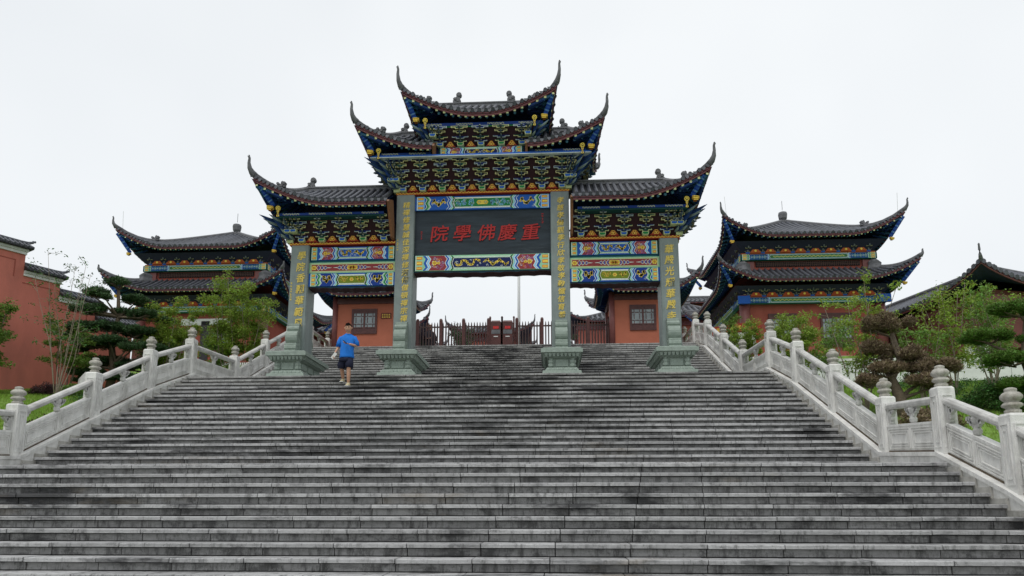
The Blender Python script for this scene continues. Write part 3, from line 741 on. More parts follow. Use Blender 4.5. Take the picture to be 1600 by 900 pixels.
def bracket_set(x, y, z, n, dz, step, w, parent=gate, rz=0, pad=BLUE, sub=True):
    key = ('set', n, round(dz, 3), round(step, 3), round(w, 3), pad)
    if key not in bcache:
        b = MB()
        b.prism([(-.075, -.02), (.075, -.02), (.095, .03), (.095, .075), (-.095, .075), (-.095, .03)], -.09, .09, c=PALE)
        b.prism([(-.055, -.004), (.055, -.004), (.075, .03), (.075, .06), (-.075, .06), (-.075, .03)], -.097, -.09, c=pad)
        for k in range(n):
            zz = .08+k*dz; yy = -k*step
            b.box(-.020, .020, yy-.075, yy+.05, zz+dz*.45, zz+dz*1.05, (.42, .46, .38))
            b.box(-.034, .034, yy-.06, yy+.2, zz+dz*.25, zz+dz*.75, (.02, .04, .06))
            b.prismx([(yy-.16, zz+dz*.30), (yy-.09, zz-.005), (yy-.02, zz+.0), (yy-.02, zz+dz*.45), (yy-.11, zz+dz*.55)], -.019, .019, (.06, .09, .12))
        bcache[key] = b.build('bracket_set', M['paint'], parent, (0, 0, 0), colors=True).data; o = [q for q in parent.children if q.data == bcache[key]][-1]
    else: o = link('bracket_set', bcache[key], parent)
    o.location = (x, y, z-GZ); o.rotation_euler = (0, 0, rz)
    for k in range(n):
        ww = w*(.66 if k % 2 == 0 else .86); dark = (NAVY, DGREEN, BLACK)[k % 3] if pad == BLUE else (DGREEN, NAVY, BLACK)[k % 3]; dark = {NAVY: (.014, .03, .15), DGREEN: (.008, .075, .06), BLACK: (.008, .012, .03)}[dark]
        kk = ('armmesh', round(ww, 3), round(dz, 3), dark)
        if kk not in bcache: bcache[kk] = arm(ww, dz*1.0, dark).build('bracket_arm', M['paint'], o, (0, 0, 0), colors=True).data; a = o.children[-1]
        else: a = link('bracket_arm', bcache[kk], o)
        a.location = (0, -.05-k*step+(.035 if k % 2 else 0), .08+k*dz)
    return o
def beaks(x, y, z, n, dz, step, sx, parent=gate, off=OFF, l0=.32):
    """fan of pointed cantilever arms at a corner"""
    for k in range(n):
        for a, ll in ((45, 1.25), (32, 1.05), (58, 1.05), (15, .8), (75, .8)):
            b = MB(); L_ = (l0+k*step*1.0)*ll; dx, dy = math.sin(R(a))*sx, -math.cos(R(a)); zz = z+.08+k*dz
            p = lambda t, h: (x+dx*L_*t, y+dy*L_*t, zz+h)
            b.tube([p(0, .03), p(.75, .02), p(.92, .045), p(1.08, .085)], [.045, .05, .036, .006], 6, c=(.20, .26, .24) if (k+a) % 3 == 0 else (.018, .045, .14), sx=.55)
            b.tube([p(.1, .062), p(.8, .055), p(1.0, .085)], [.02, .02, .006], 4, c=(.03, .10, .06) if (k+a) % 2 else BLUE)
            b.build('bracket_beak', M['paint'], parent, off, colors=True)
def core_block(x0, x1, ya, z0, n, dz, step, left=True, right=True, name='bracket_core'):
    """dark stepped body behind the brackets, flaring upward"""
    b = MB(); t = n*dz+.08; g = n*step*.9
    xa0, xb0 = x0-(g if left else 0), x1+(g if right else 0)
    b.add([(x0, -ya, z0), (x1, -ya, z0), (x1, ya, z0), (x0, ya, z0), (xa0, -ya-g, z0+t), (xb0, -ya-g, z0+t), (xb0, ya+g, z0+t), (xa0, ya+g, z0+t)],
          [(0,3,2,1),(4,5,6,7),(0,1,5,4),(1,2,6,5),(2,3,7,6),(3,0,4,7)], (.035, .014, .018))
    return b.build(name, M['paint'], gate, OFF, colors=True)
def flames(xs, y, z, w, h):
    for x in xs:
        b = MB()
        sh = lambda s_: [(x-w*s_, z), (x+w*s_, z), (x+w*.66*s_, z+h*.16*s_), (x+w*.36*s_, z+h*.50*s_), (x+w*.10*s_, z+h*.74*s_), (x, z+h*s_), (x-w*.10*s_, z+h*.74*s_), (x-w*.36*s_, z+h*.50*s_), (x-w*.66*s_, z+h*.16*s_)]
        b.prism(sh(1), y, y+.05, c=(.30, .035, .02)); b.ribbon(sh(.97)[2:]+[], .013, y-.004, (.66, .30, .05))
        for (dx, dz_) in ((-.035, .22), (.035, .22), (0, .48)):
            c = (x+dx, z+h*dz_)
            b.ribbon([(c[0]+.032*math.cos(t*.9), c[1]+.032*math.sin(t*.9)) for t in range(8)], .012, y-.006, GOLD)
        b.build('flame_panel', M['paint'], gate, OFF, colors=True)
def add_sets(xs, y, z, n, dz, step, w, **k):
    for i, x in enumerate(xs): bracket_set(x, y, z, n, dz, step, w, pad=BLUE if i % 2 == 0 else GREEN, **k)
# lower centre
n, dz, st = 6, .105, .115
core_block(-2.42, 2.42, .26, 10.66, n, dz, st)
xs = [-1.734+.578*i for i in range(7)]
add_sets(xs, -.36, 10.67, n, dz, st, .55); flames([x+.289 for x in xs[:-1]]+[-2.02, 2.02], -.40, 10.66, .17, .24)
for s_ in (-1, 1):
    bracket_set(s_*2.31, -.36, 10.67, n, dz, st, .55)
    for dx in (.16, .32): 
        o = bracket_set(s_*(2.31+dx), -.36-.0, 10.67+2*dz, n-2, dz, st, .26); o.location.y = -.36-2*st
    beaks(s_*2.42, -.33, 10.67, n, dz, st, s_)
    for yy in (-.3, .3): bracket_set(s_*2.5, yy, 10.67, n, dz, st, .5, rz=s_*math.pi/2)
MB().box(-3.12, 3.12, -1.08, 1.08, 11.385, 11.44, c=BLUE).build('blue_plate', M['paint'], gate, OFF, colors=True)
MB().box(-3.13, 3.13, -1.10, 1.10, 11.365, 11.384, c=(.55, .62, .60)).build('pale_edge_strip', M['paint'], gate, OFF, colors=True)
# wings
n2, dz2, st2 = 5, .098, .12
for s_ in (-1, 1):
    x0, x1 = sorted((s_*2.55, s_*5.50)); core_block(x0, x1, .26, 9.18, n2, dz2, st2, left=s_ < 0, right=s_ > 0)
    xs = [s_*(2.83+.605*i) for i in range(4)]
    add_sets(xs, -.36, 9.19, n2, dz2, st2, .55); flames([x+s_*.3025 for x in xs], -.40, 9.18, .18, .23)
    bracket_set(s_*5.24, -.36, 9.19, n2, dz2, st2, .56)
    for dx in (.17, .34):
        o = bracket_set(s_*(5.24+dx), -.36, 9.19+2*dz2, n2-2, dz2, st2, .26); o.location.y = -.36-2*st2
    beaks(s_*5.48, -.33, 9.19, n2, dz2, st2, s_)
    for yy in (-.3, .3): bracket_set(s_*5.6, yy, 9.19, n2, dz2, st2, .5, rz=s_*math.pi/2)
# upper centre
n3, dz3, st3 = 4, .085, .12
MB().box(-1.32, 1.32, -.70, .70, 11.441, 12.3, c=NAVY).build('upper_body', M['paint'], gate, OFF, colors=True)
beam('painted_beam', -1.22, 1.22, 11.50, 11.80, -.76, -.701, 'D')
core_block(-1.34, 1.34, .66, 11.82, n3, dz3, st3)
xs = [-1.18+.59*i for i in range(5)]
add_sets(xs, -.76, 11.83, n3, dz3, st3, .55); flames([x+.295 for x in xs[:-1]], -.80, 11.80, .16, .21)
for s_ in (-1, 1):
    beaks(s_*1.34, -.72, 11.83, n3, dz3, st3, s_, l0=.28)
    o = bracket_set(s_*1.36, -.76, 11.83+2*dz3, n3-2, dz3, st3, .24); o.location.y = -.76-2*st3
    for yy in (-.4, .4): bracket_set(s_*1.38, yy, 11.83, n3, dz3, st3, .5, rz=s_*math.pi/2)
# friezes under the eaves
def frieze(x0, x1, z0, z1, y, wrap):
    b = MB(); zm = z0+(z1-z0)*.38
    b.box(x0, x1, -y, y, z0, zm-.004, DGREEN if z0 < 11 else GREEN); b.box(x0-.0, x1+.0, -y-.02, y+.02, zm, z1, (.012, .04, .20))
    L_ = x1-x0; k = max(2, int(L_/.75))
    for i in range(k):
        cx = x0+L_*(i+.5)/k; cz = (zm+z1)/2; a = .24
        b.ribbon([(cx+a*(t/14-1), cz+.026*math.sin(t*1.3)) for t in range(29)], .010, -y-.025, PALE)
        for t in range(-4, 5): b.ribbon([(cx+t*.055+.018*math.cos(q), cz+.018*math.sin(q)) for q in (0, 1.2, 2.4, 3.6, 4.8)], .007, -y-.026, (.55, .52, .36))
    b.build('eave_frieze', M['paint'], gate, OFF, colors=True)
for s_ in (-1, 1):
    frieze(*sorted((s_*2.72, s_*5.74)), 9.69, 9.805, .98, s_)
    frieze(*sorted((s_*1.40, s_*2.98)), 11.445, 11.545, .98, s_)
frieze(-1.78, 1.78, 12.23, 12.37, 1.08, 0)

# ================================================================== curved tiled roofs
class Roof:
    """hip roof with lifted corners. Plan: x in [xi, xm] (mirrored by sx) or symmetric (xi=None); y in [-e, e]"""
    def __init__(s, xm, e, xr, ze, zr, up, outx, outy, xc, yc=0.0, xi=None, sx=1, cv=.35, p=2.3, cx=0.0):
        s.xm, s.e, s.xr, s.ze, s.zr, s.up, s.ox, s.oy, s.xc, s.yc, s.xi, s.sx, s.cv, s.p, s.cx = xm, e, xr, ze, zr, up, outx, outy, xc, yc, xi, sx, cv, p, cx
    def v(s, x, y):
        return max(0, min(1-abs(y)/s.e, (s.xm-abs(x))/(s.xm-s.xr)))
    def P(s, x, y, dz=0):
        ax = abs(x); v = s.v(x, y); g = v*(1-s.cv)+s.cv*v*v
        a = max(0, (ax-s.xc)/(s.xm-s.xc)); b = max(0, (abs(y)-s.yc)/(s.e-s.yc)); t = a*b
        m = t**s.p; mo = t**(s.p+.3)
        X = ax+s.ox*mo; Y = abs(y)+s.oy*mo
        if s.xi is None: X = math.copysign(X, x) if x else X*0
        else: X = X*s.sx
        return (X+s.cx, math.copysign(Y, y) if y else 0.0, s.ze+(s.zr-s.ze)*g+s.up*m+dz)
    def xrange(s): return (s.xi if s.xi is not None else -s.xm, s.xm)
def fr(a, b, n): return [a+(b-a)*i/n for i in range(n+1)]
def build_roof(rf, parent, off, sp=.185, rt=.052, horn=.6, singles=True, vmax=1.0, ridge_h=.16, raf=True, detail=1, inner_cap=True, back=True, hornlean=.2, names='tiled_roof'):
    x0, x1 = rf.xrange(); e = rf.e
    # bed: top sheet and underside (solid)
    bed = MB(); soff = MB()
    nx = max(10, int((x1-x0)/.16)); ny = max(10, int(2*e/.16))
    xs = fr(x0, x1, nx); ys = fr(-e, e, ny)
    def grid(b, xs, ys, dz, flipf):
        n0 = len(b.v); V = [rf.P(x, y, dz) for y in ys for x in xs]; F = []; n = len(xs)
        for j in range(len(ys)-1):
            for i in range(n-1):
                xm_, ym_ = (xs[i]+xs[i+1])/2, (ys[j]+ys[j+1])/2
                if rf.v(xm_, ym_) > vmax+.02: continue
                q = (j*n+i, j*n+i+1, (j+1)*n+i+1, (j+1)*n+i)
                F.append(q if (flipf ^ (rf.sx < 0 and rf.xi is not None)) else q[::-1])
        b.add(V, F)
    grid(bed, xs, ys, 0, True)
    root = bed.build(names, M['tilebed'], parent, off, smooth=True)
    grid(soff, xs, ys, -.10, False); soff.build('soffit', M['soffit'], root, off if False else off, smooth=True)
    for ch in root.children: ch.location = (0, 0, 0)
    def sub(b, name, m, **k): return b.build(name, m, root, off, **k)
    # tile rolls
    joined = MB()
    def roll(path, r_):
        b = MB(); m = len(path)
        pts = [Vector(p) for p in path]; vs = []
        for i, p in enumerate(pts):
            d = (pts[min(i+1, m-1)]-pts[max(i-1, 0)]).normalized(); a = d.cross(Vector((0, 0, 1))).normalized(); u = a.cross(d)
            rr = r_*(1.0+ (.10 if i % 2 == 0 else -.05))
            for k in range(5):
                t = math.pi*k/4; vs.append(p+a*math.cos(t)*rr+u*(math.sin(t)*rr+.01))
        b.add(vs, [(j*5+k, j*5+k+1, (j+1)*5+k+1, (j+1)*5+k) for j in range(m-1) for k in range(4)])
        # round end tile
        p, q = pts[0], pts[1]; d = (p-q).normalized(); a = d.cross(Vector((0, 0, 1))).normalized(); u = a.cross(d)
        c = p+u*.0; vs = [c+a*math.cos(t)*r_*1.12+u*math.sin(t)*r_*1.12+d*.012 for t in [2*math.pi*i/8 for i in range(8)]]+[c+a*math.cos(t)*r_*1.12+u*math.sin(t)*r_*1.12-d*.03 for t in [2*math.pi*i/8 for i in range(8)]]
        b.add(vs, [tuple(range(8)), tuple(range(15, 7, -1))]+[(i, (i+1) % 8, (i+1) % 8+8, i+8) for i in range(8)])
        return b
    def emit(b, front):
        if singles and front: sub(b, 'tile_roll', M['tile'], smooth=False)
        else: joined.add(b.v, b.f)
    tg = MB()   # drip tiles between rolls
    edge = []   # eave polyline for fascia
    n = int((x1-x0)/sp); step = (x1-x0)/n
    for sgn in (-1, 1):
        if sgn > 0 and not back: continue
        for i in range(n):
            x = x0+step*(i+.5)
            ax = abs(x); vm = min(vmax, 1 if ax <= rf.xr else (rf.xm-ax)/(rf.xm-rf.xr))
            L_ = vm*e; k = max(2, int(L_/.13))
            if L_ < .08: continue
            emit(roll([rf.P(x, sgn*(e-L_*j/k)) for j in range(k+1)], rt), sgn < 0)
            xd = x0+step*i; p = Vector(rf.P(xd, sgn*e)); 
            tg.add([(p.x-.06, p.y+sgn*.012, p.z+.02), (p.x+.06, p.y+sgn*.012, p.z+.02), (p.x+.035, p.y+sgn*.02, p.z-.05), (p.x, p.y+sgn*.022, p.z-.075), (p.x-.035, p.y+sgn*.02, p.z-.05),
                    (p.x-.06, p.y-sgn*.01, p.z+.02), (p.x+.06, p.y-sgn*.01, p.z+.02), (p.x+.035, p.y-sgn*.0, p.z-.05), (p.x, p.y-sgn*.0, p.z-.075), (p.x-.035, p.y-sgn*.0, p.z-.05)],
                   [(0,1,2,3,4), (9,8,7,6,5)]+[(i_, i_+5, (i_+1) % 5+5, (i_+1) % 5) for i_ in range(5)])
    sides = [1] if rf.xi is not None else [-1, 1]
    n = int(2*e/sp); step = 2*e/n
    for sd_ in sides:
        for i in range(n):
            y = -e+step*(i+.5); vm = min(vmax, 1-abs(y)/e); L_ = vm*(rf.xm-rf.xr); k = max(2, int(L_/.13))
            if L_ < .06: continue
            emit(roll([rf.P(sd_*(rf.xm-L_*j/k), y) for j in range(k+1)], rt), y < 0 and singles)
            yd = -e+step*i; p = Vector(rf.P(sd_*rf.xm, yd)); s2 = math.copysign(1, p.x-rf.cx)
            tg.add([(p.x, p.y-.06, p.z+.02), (p.x+s2*.012, p.y+.06, p.z+.02), (p.x+s2*.02, p.y+.035, p.z-.05), (p.x+s2*.02, p.y, p.z-.075), (p.x+s2*.02, p.y-.035, p.z-.05)], [(0,1,2,3,4)])
    if joined.v: sub(joined, 'tile_rolls', M['tile_s'], kind='stuff')
    sub(tg, 'drip_tiles', M['tile_s'], kind='stuff')
    # eave polylines
    def eave_pts(m=26):
        P = []
        if rf.xi is None:
            P += [(x, -e) for x in fr(-rf.xm, rf.xm, m)]+[(rf.xm, y) for y in fr(-e, e, m)[1:]]+[(x, e) for x in fr(rf.xm, -rf.xm, m)[1:]]+[(-rf.xm, y) for y in fr(e, -e, m)[1:]]
        else: P += [(x, -e) for x in fr(rf.xi, rf.xm, m)]+[(rf.xm, y) for y in fr(-e, e, m)[1:]]+[(x, e) for x in fr(rf.xm, rf.xi, m)[1:]]
        return P
    fb = MB(); EP = eave_pts()
    vs = []
    for (x, y) in EP:
        p = Vector(rf.P(x, y)); inx = -math.copysign(1, p.x-rf.cx)*.035 if abs(abs(x)-rf.xm) < 1e-6 else 0; iny = -math.copysign(1, y)*.035 if abs(abs(y)-e) < 1e-6 else 0
        for (t, dz) in ((1, -.015), (1, -.145), (2.3, -.145), (2.3, -.015)): vs.append((p.x+inx*t, p.y+iny*t, p.z+dz))
    fb.add(vs, [(j*4+k, j*4+(k+1) % 4, (j+1)*4+(k+1) % 4, (j+1)*4+k) for j in range(len(EP)-1) for k in range(4)])
    sub(fb, 'eave_board', M['fascia'])
    # rafters
    if raf:
        r1 = MB(); m = int((x1-x0)/(sp*1.0))
        def rafter(x, y, dx, dy, dz0, r_, ln, ce, cs, sq=True):
            p = Vector(rf.P(x, y)); 
            ix, iy = x-dx*ln, y-dy*ln
            if rf.xi is None: ix = max(-rf.xm, min(rf.xm, ix))
            q = Vector(rf.P(ix, iy)); p.z += dz0; q.z += dz0+.0
            d = (q-p).normalized(); s0 = p+d*.07
            r1.tube([s0, q], r_, 4 if sq else 6, c=cs); r1.tube([s0-d*.004, s0], r_*.98, 4 if sq else 6, c=ce)
        for i in range(m):
            x = x0+(x1-x0)*(i+.5)/m
            for sgn in ((-1, 1) if detail > 1 else (-1,)):
                rafter(x, sgn*e, 0, sgn, -.185, .047, .5, (.62, .64, .34), (.03, .10, .17))
                rafter(x, sgn*(e-.26), 0, sgn, -.25, .042, .5, (.12, .30, .48), (.013, .038, .14), False)
        m = int(2*e/sp)
        for sd_ in sides:
            for i in range(m):
                y = -e+2*e*(i+.5)/m
                rafter(sd_*rf.xm, y, sd_, 0, -.185, .047, .45, (.62, .64, .34), (.03, .10, .17)); rafter(sd_*(rf.xm-.25), y, sd_, 0, -.23, .042, .45, (.12, .30, .48), (.013, .038, .14), False)
        sub(r1, 'rafters', M['paint'], colors=True, kind='stuff')
    # main ridge
    if vmax >= 1 and rf.xr > .2:
        rb = MB(); xs_ = fr(x0 if rf.xi is not None else -rf.xr, rf.xr, 16); pts = [rf.P(x, 0, 0) for x in xs_]
        sec = [(-.075, 0), (-.075, ridge_h*.55), (-.095, ridge_h*.6), (-.095, ridge_h*.8), (-.05, ridge_h), (.05, ridge_h), (.095, ridge_h*.8), (.095, ridge_h*.6), (.075, ridge_h*.55), (.075, 0)]
        vs = [(p[0], a, p[2]-.03+b) for p in pts for (a, b) in sec]; k = len(sec)
        rb.add(vs, [(j*k+i, j*k+(i+1) % k, (j+1)*k+(i+1) % k, (j+1)*k+i) for j in range(len(pts)-1) for i in range(k)]+[tuple(range(k)), tuple(range(len(vs)-1, len(vs)-k-1, -1))])
        sub(rb, 'ridge', M['ridge'])
    # hips with horns
    for sd_ in sides:
        for sgn in (-1, 1):
            pts = []; 
            for j in range(15):
                t = j/14*vmax; pts.append(Vector(rf.P(sd_*(rf.xm-(rf.xm-rf.xr)*t), sgn*e*(1-t), .055)))
            h = MB(); c = pts[0]; d = (pts[0]-pts[2]); up_ = d.z; dh = Vector((d.x, d.y, 0)).normalized()
            sect = [.085]*15
            h.tube(pts, [.085*1.0]*15, 6, sz=1.25, sx=.8)
            sub(h, 'hip_ridge', M['ridge'], smooth=False)
            hn = MB(); o_ = Vector((dh.x, dh.y, 0)); b0 = pts[0]+(pts[1]-pts[0])*.6
            P_ = [b0, pts[0]+Vector((0, 0, .04*horn)), pts[0]+o_*(.10*hornlean*5*horn/.6)+Vector((0, 0, .16*horn/.6)), pts[0]+o_*(.14*hornlean*5*horn/.6)+Vector((0, 0, .36*horn/.6)), pts[0]+o_*(.13*hornlean*5*horn/.6)+Vector((0, 0, .55*horn/.6)), pts[0]+o_*(.17*hornlean*5*horn/.6)+Vector((0, 0, .62*horn/.6)), pts[0]+o_*(.15*hornlean*5*horn/.6)+Vector((0, 0, .66*horn/.6))]
            hn.tube(P_, [.10, .095, .070, .052, .040, .043, .022], 7, sx=.8)
            sub(hn, 'horn_finial', M['ridge'], smooth=True)
    return root
def ornament(parent, x, y, z, s, flip, kind, off):
    """scrolled stone ridge ornament"""
    b = MB(); f = flip
    def Q(a, h): return (x+f*a*s, z+h*s)
    if kind == 0:   # tall curled beast
        P = [(-.10, 0), (.14, 0), (.15, .06), (.10, .10), (.14, .15), (.08, .20), (.05, .17), (.02, .22), (.03, .29), (.0, .36), (-.07, .39), (-.14, .36), (-.17, .29), (-.15, .22), (-.10, .19), (-.12, .12), (-.14, .06)]
    else:           # low forked swirl
        P = [(-.14, 0), (.14, 0), (.16, .07), (.20, .13), (.17, .19), (.12, .16), (.08, .10), (.03, .12), (.02, .19), (-.03, .23), (-.07, .18), (-.12, .20), (-.17, .15), (-.14, .08)]
    pts = [Q(*p) for p in P]
    if f < 0: pts = pts[::-1]
    b.prism(pts, y-.045, y+.045)
    for (a, h, r_) in ([(-.07, .29, .07), (.06, .13, .05), (-.03, .07, .05)] if kind == 0 else [(.12, .12, .05), (-.09, .14, .055), (0, .05, .05)]):
        q = Q(a, h); b.tube([(q[0], y-.07, q[1]), (q[0], y+.07, q[1])], r_*s, 8)
    b.build('ridge_ornament', M['ridge'], parent, off)
def corner_beam(parent, p0, p1, off, r_=.055, gold=None):
    b = MB(); b.tube([p0, p1], r_, 4, c=(.012, .05, .28), sz=1.4)
    n = 7
    for i in range(n):
        t0, t1 = i/n, (i+.45)/n; q0 = Vector(p0).lerp(Vector(p1), t0); q1 = Vector(p0).lerp(Vector(p1), t1)
        b.tube([q0, q1], r_*1.04, 4, c=(.10, .22, .42) if i % 2 else (.03, .09, .32), sz=1.4)
    o = b.build('corner_beam', M['paint'], parent, off, colors=True)
    if gold:
        g = MB(); x, y, z = gold; d = Vector((x-p1[0], y-p1[1], 0)).normalized() if (Vector(gold)-Vector(p1)).length > .05 else Vector((1, 0, 0))
        for k, (dx, w, h) in enumerate(((0, .070, .085), (.05, .078, .06), (-.045, .062, .07))): g.box(x+dx-w*.6, x+dx+w*.6, y-w*.8, y+w*.8, z-h*.8+.02*k, z+h*.45+.02*k, (.50, .33, .05) if k else (.42, .15, .03))
        for k in range(3): g.box(x-.06, x+.06, y-.085, y-.07, z-.07+k*.045, z-.05+k*.045, GOLD)
        g.build('gilded_beam_head', M['paint'], parent, off, colors=True)
def pendant(parent, x, y, z, off, s=1):
    b = MB(); b.tube([(x, y-.02, z), (x, y+.02, z)], .085*s, 12, c=GOLD)
    b.tube([(x, y-.028, z), (x, y-.02, z)], .062*s, 12, c=(.10, .12, .05))
    for a in range(4): t = a*math.pi/2+.78; b.tube([(x, y-.034, z), (x+.055*s*math.cos(t), y-.034, z+.055*s*math.sin(t))], .016*s, 4, c=GOLD)
    for k, (w, h) in enumerate(((.035, .075), (.022, .05), (.038, .06))):
        zz = z-.10*s-k*.085*s; b.box(x-w*s, x+w*s, y-.015, y+.015, zz-h*s*.6, zz+h*s*.4, GOLD); b.box(x-w*s*.45, x+w*s*.45, y-.021, y-.0145, zz-h*s*.35, zz+h*s*.2, (.03, .05, .12))
    b.build('hanging_pendant', M['paint'], parent, off, colors=True)
def hip_ornament(rf, t, sx, sy, s):
    p = rf.P((rf.xm-(rf.xm-rf.xr)*t)*(1 if rf.xi is not None else sx), sy*rf.e*(1-t)); ornament(gate, p[0], p[1], p[2]+.14, s, sx, 1, OFF)
# gate roofs
for s_ in (-1, 1):
    rw = Roof(6.14, 1.30, 5.25, 10.04, 10.92, .66, .17, .30, 4.2, 0, xi=2.60, sx=s_, cv=.12, p=1.75)
    root = build_roof(rw, gate, OFF, horn=.44)
    ornament(gate, s_*5.2, 0, 11.0, .85, s_, 0, OFF) if False else ornament(gate, s_*5.18, 0, 11.02, .85, s_, 0, OFF); hip_ornament(rw, .45, s_, -1, .80)
    corner_beam(gate, (s_*6.12, -1.45, 10.44), (s_*5.84, -1.12, 9.98), OFF, gold=(s_*5.92, -1.15, 9.90)); pendant(gate, s_*5.69, -1.14, 9.90, OFF, .8)
    g = MB(); g.box(*sorted((s_*2.52, s_*2.61)), -1.28, -1.22, 9.22, 10.02); 
    g = MB(); pts = [(-1.18, 10.02), (-.86, 9.60), (-.58, 9.19), (-.36, 9.19), (-.44, 9.7), (-.62, 10.3), (-1.16, 10.08)]
    g.prismx(pts, *sorted((s_*2.53, s_*2.60))); g.build('gable_board', M['brownwood'], gate, OFF)
    rm = Roof(3.30, 1.28, 2.50, 11.67, 12.62, .55, .19, .30, 1.5, 0, xi=1.36, sx=s_, cv=.10, p=1.7)
    build_roof(rm, gate, OFF, horn=.46)
    ornament(gate, s_*2.40, 0, 12.72, .80, s_, 0, OFF); hip_ornament(rm, .50, s_, -1, .80)
    corner_beam(gate, (s_*3.36, -1.43, 12.02), (s_*3.06, -1.10, 11.56), OFF, gold=(s_*3.12, -1.15, 11.50)); pendant(gate, s_*2.88, -1.14, 11.56, OFF, .8)
    g = MB(); g.prismx([(-1.20, 11.64), (-1.05, 11.445), (-.85, 11.445), (-.85, 11.92), (-1.18, 11.70)], *sorted((s_*1.28, s_*1.35))); g.build('gable_board', M['brownwood'], gate, OFF)
rt = Roof(2.03, 1.34, 1.35, 12.60, 13.52, .58, .17, .28, .25, 0, cv=.0, p=1.6)
build_roof(rt, gate, OFF, horn=.50)
for s_ in (-1, 1):
    ornament(gate, s_*.82, 0, 13.66, .85, s_, 0, OFF); hip_ornament(rt, .62, s_, -1, .80)
    corner_beam(gate, (s_*2.06, -1.48, 12.96), (s_*1.84, -1.18, 12.46), OFF, gold=(s_*1.82, -1.2, 12.42)); pendant(gate, s_*1.55, -1.22, 12.40, OFF, .8)

# ================================================================== pavilions behind
def lattice(parent, x0, x1, z0, z1, y, off, nc=2, front=-1, glassm=None, name='window'):
    """two-leaf wooden window with lattice, facing -y"""
    b = MB(); t = .055
    b.box(x0-t, x1+t, y-.03, y+.05, z0-t, z0, None); b.box(x0-t, x1+t, y-.03, y+.05, z1, z1+t); b.box(x0-t, x0, y-.03, y+.05, z0, z1); b.box(x1, x1+t, y-.03, y+.05, z0, z1)
    fr_ = b.build(name, M['darkwood'], parent, off)
    w = (x1-x0)/nc
    for i in range(nc):
        a, c = x0+i*w, x0+(i+1)*w; l = MB(); s = .038
        zl = z0+(z1-z0)*.24; zh = z1-(z1-z0)*.14
        l.box(a, a+s, y-.02, y+.02, z0, z1); l.box(c-s, c, y-.02, y+.02, z0, z1); l.box(a+s, c-s, y-.02, y+.02, z0, z0+s); l.box(a+s, c-s, y-.02, y+.02, z1-s, z1)
        l.box(a+s, c-s, y-.02, y+.02, zl-s, zl); l.box(a+s, c-s, y-.02, y+.02, zh, zh+s)
        l.box(a+s, c-s, y-.005, y+.02, z0+s, zl-s); l.box(a+s, c-s, y-.005, y+.02, zh+s, z1-s)
        g = .014; ww, hh = (c-a-2*s), zh-zl
        for f in (.22, .78):
            xx = a+s+ww*f; l.box(xx-g, xx+g, y-.012, y, zl, zl+hh*.22); l.box(xx-g, xx+g, y-.012, y, zh-hh*.22, zh)
            zz = zl+hh*f; l.box(a+s, a+s+ww*.22, y-.012, y, zz-g, zz+g); l.box(c-s-ww*.22, c-s, y-.012, y, zz-g, zz+g)
            l.box(xx-g, xx+g, y-.0115, y, zl+hh*.3, zh-hh*.3); l.box(a+s+ww*.3, c-s-ww*.3, y-.0125, y, zz-g, zz+g)
        l.build('window_leaf', M['darkwood'], fr_, off)
        MB().box(a+s, c-s, y+.004, y+.014, zl, zh).build('pane', glassm or M['glass'], fr_, off)
    return fr_
def simple_set(x, y, z, n, dz, step, w, parent, rz=0, offz=0):
    key = ('ps', n, dz, step, w)
    if key not in bcache:
        b = MB()
        b.box(-.09, .09, -.1, .1, 0, .07, BLUE)
        for k in range(n):
            A = arm(w*(.7 if k % 2 == 0 else 1), dz*.95, (NAVY, DGREEN)[k % 2]); b.v_off = 0
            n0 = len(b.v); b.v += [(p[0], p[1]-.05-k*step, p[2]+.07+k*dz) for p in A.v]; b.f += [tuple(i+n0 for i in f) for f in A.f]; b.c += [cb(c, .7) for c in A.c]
            b.box(-.03, .03, -k*step-.12, .1, .07+k*dz, .07+(k+1)*dz, (.12, .14, .13))
        bcache[key] = b.build('bracket_set', M['paint'], parent, (0, 0, 0), colors=True).data; o = parent.children[-1]
        o = [q for q in parent.children if q.data == bcache[key]][-1]
    else: o = link('bracket_set', bcache[key], parent)
    o.location = (x, y, z-offz); o.rotation_euler = (0, 0, rz)
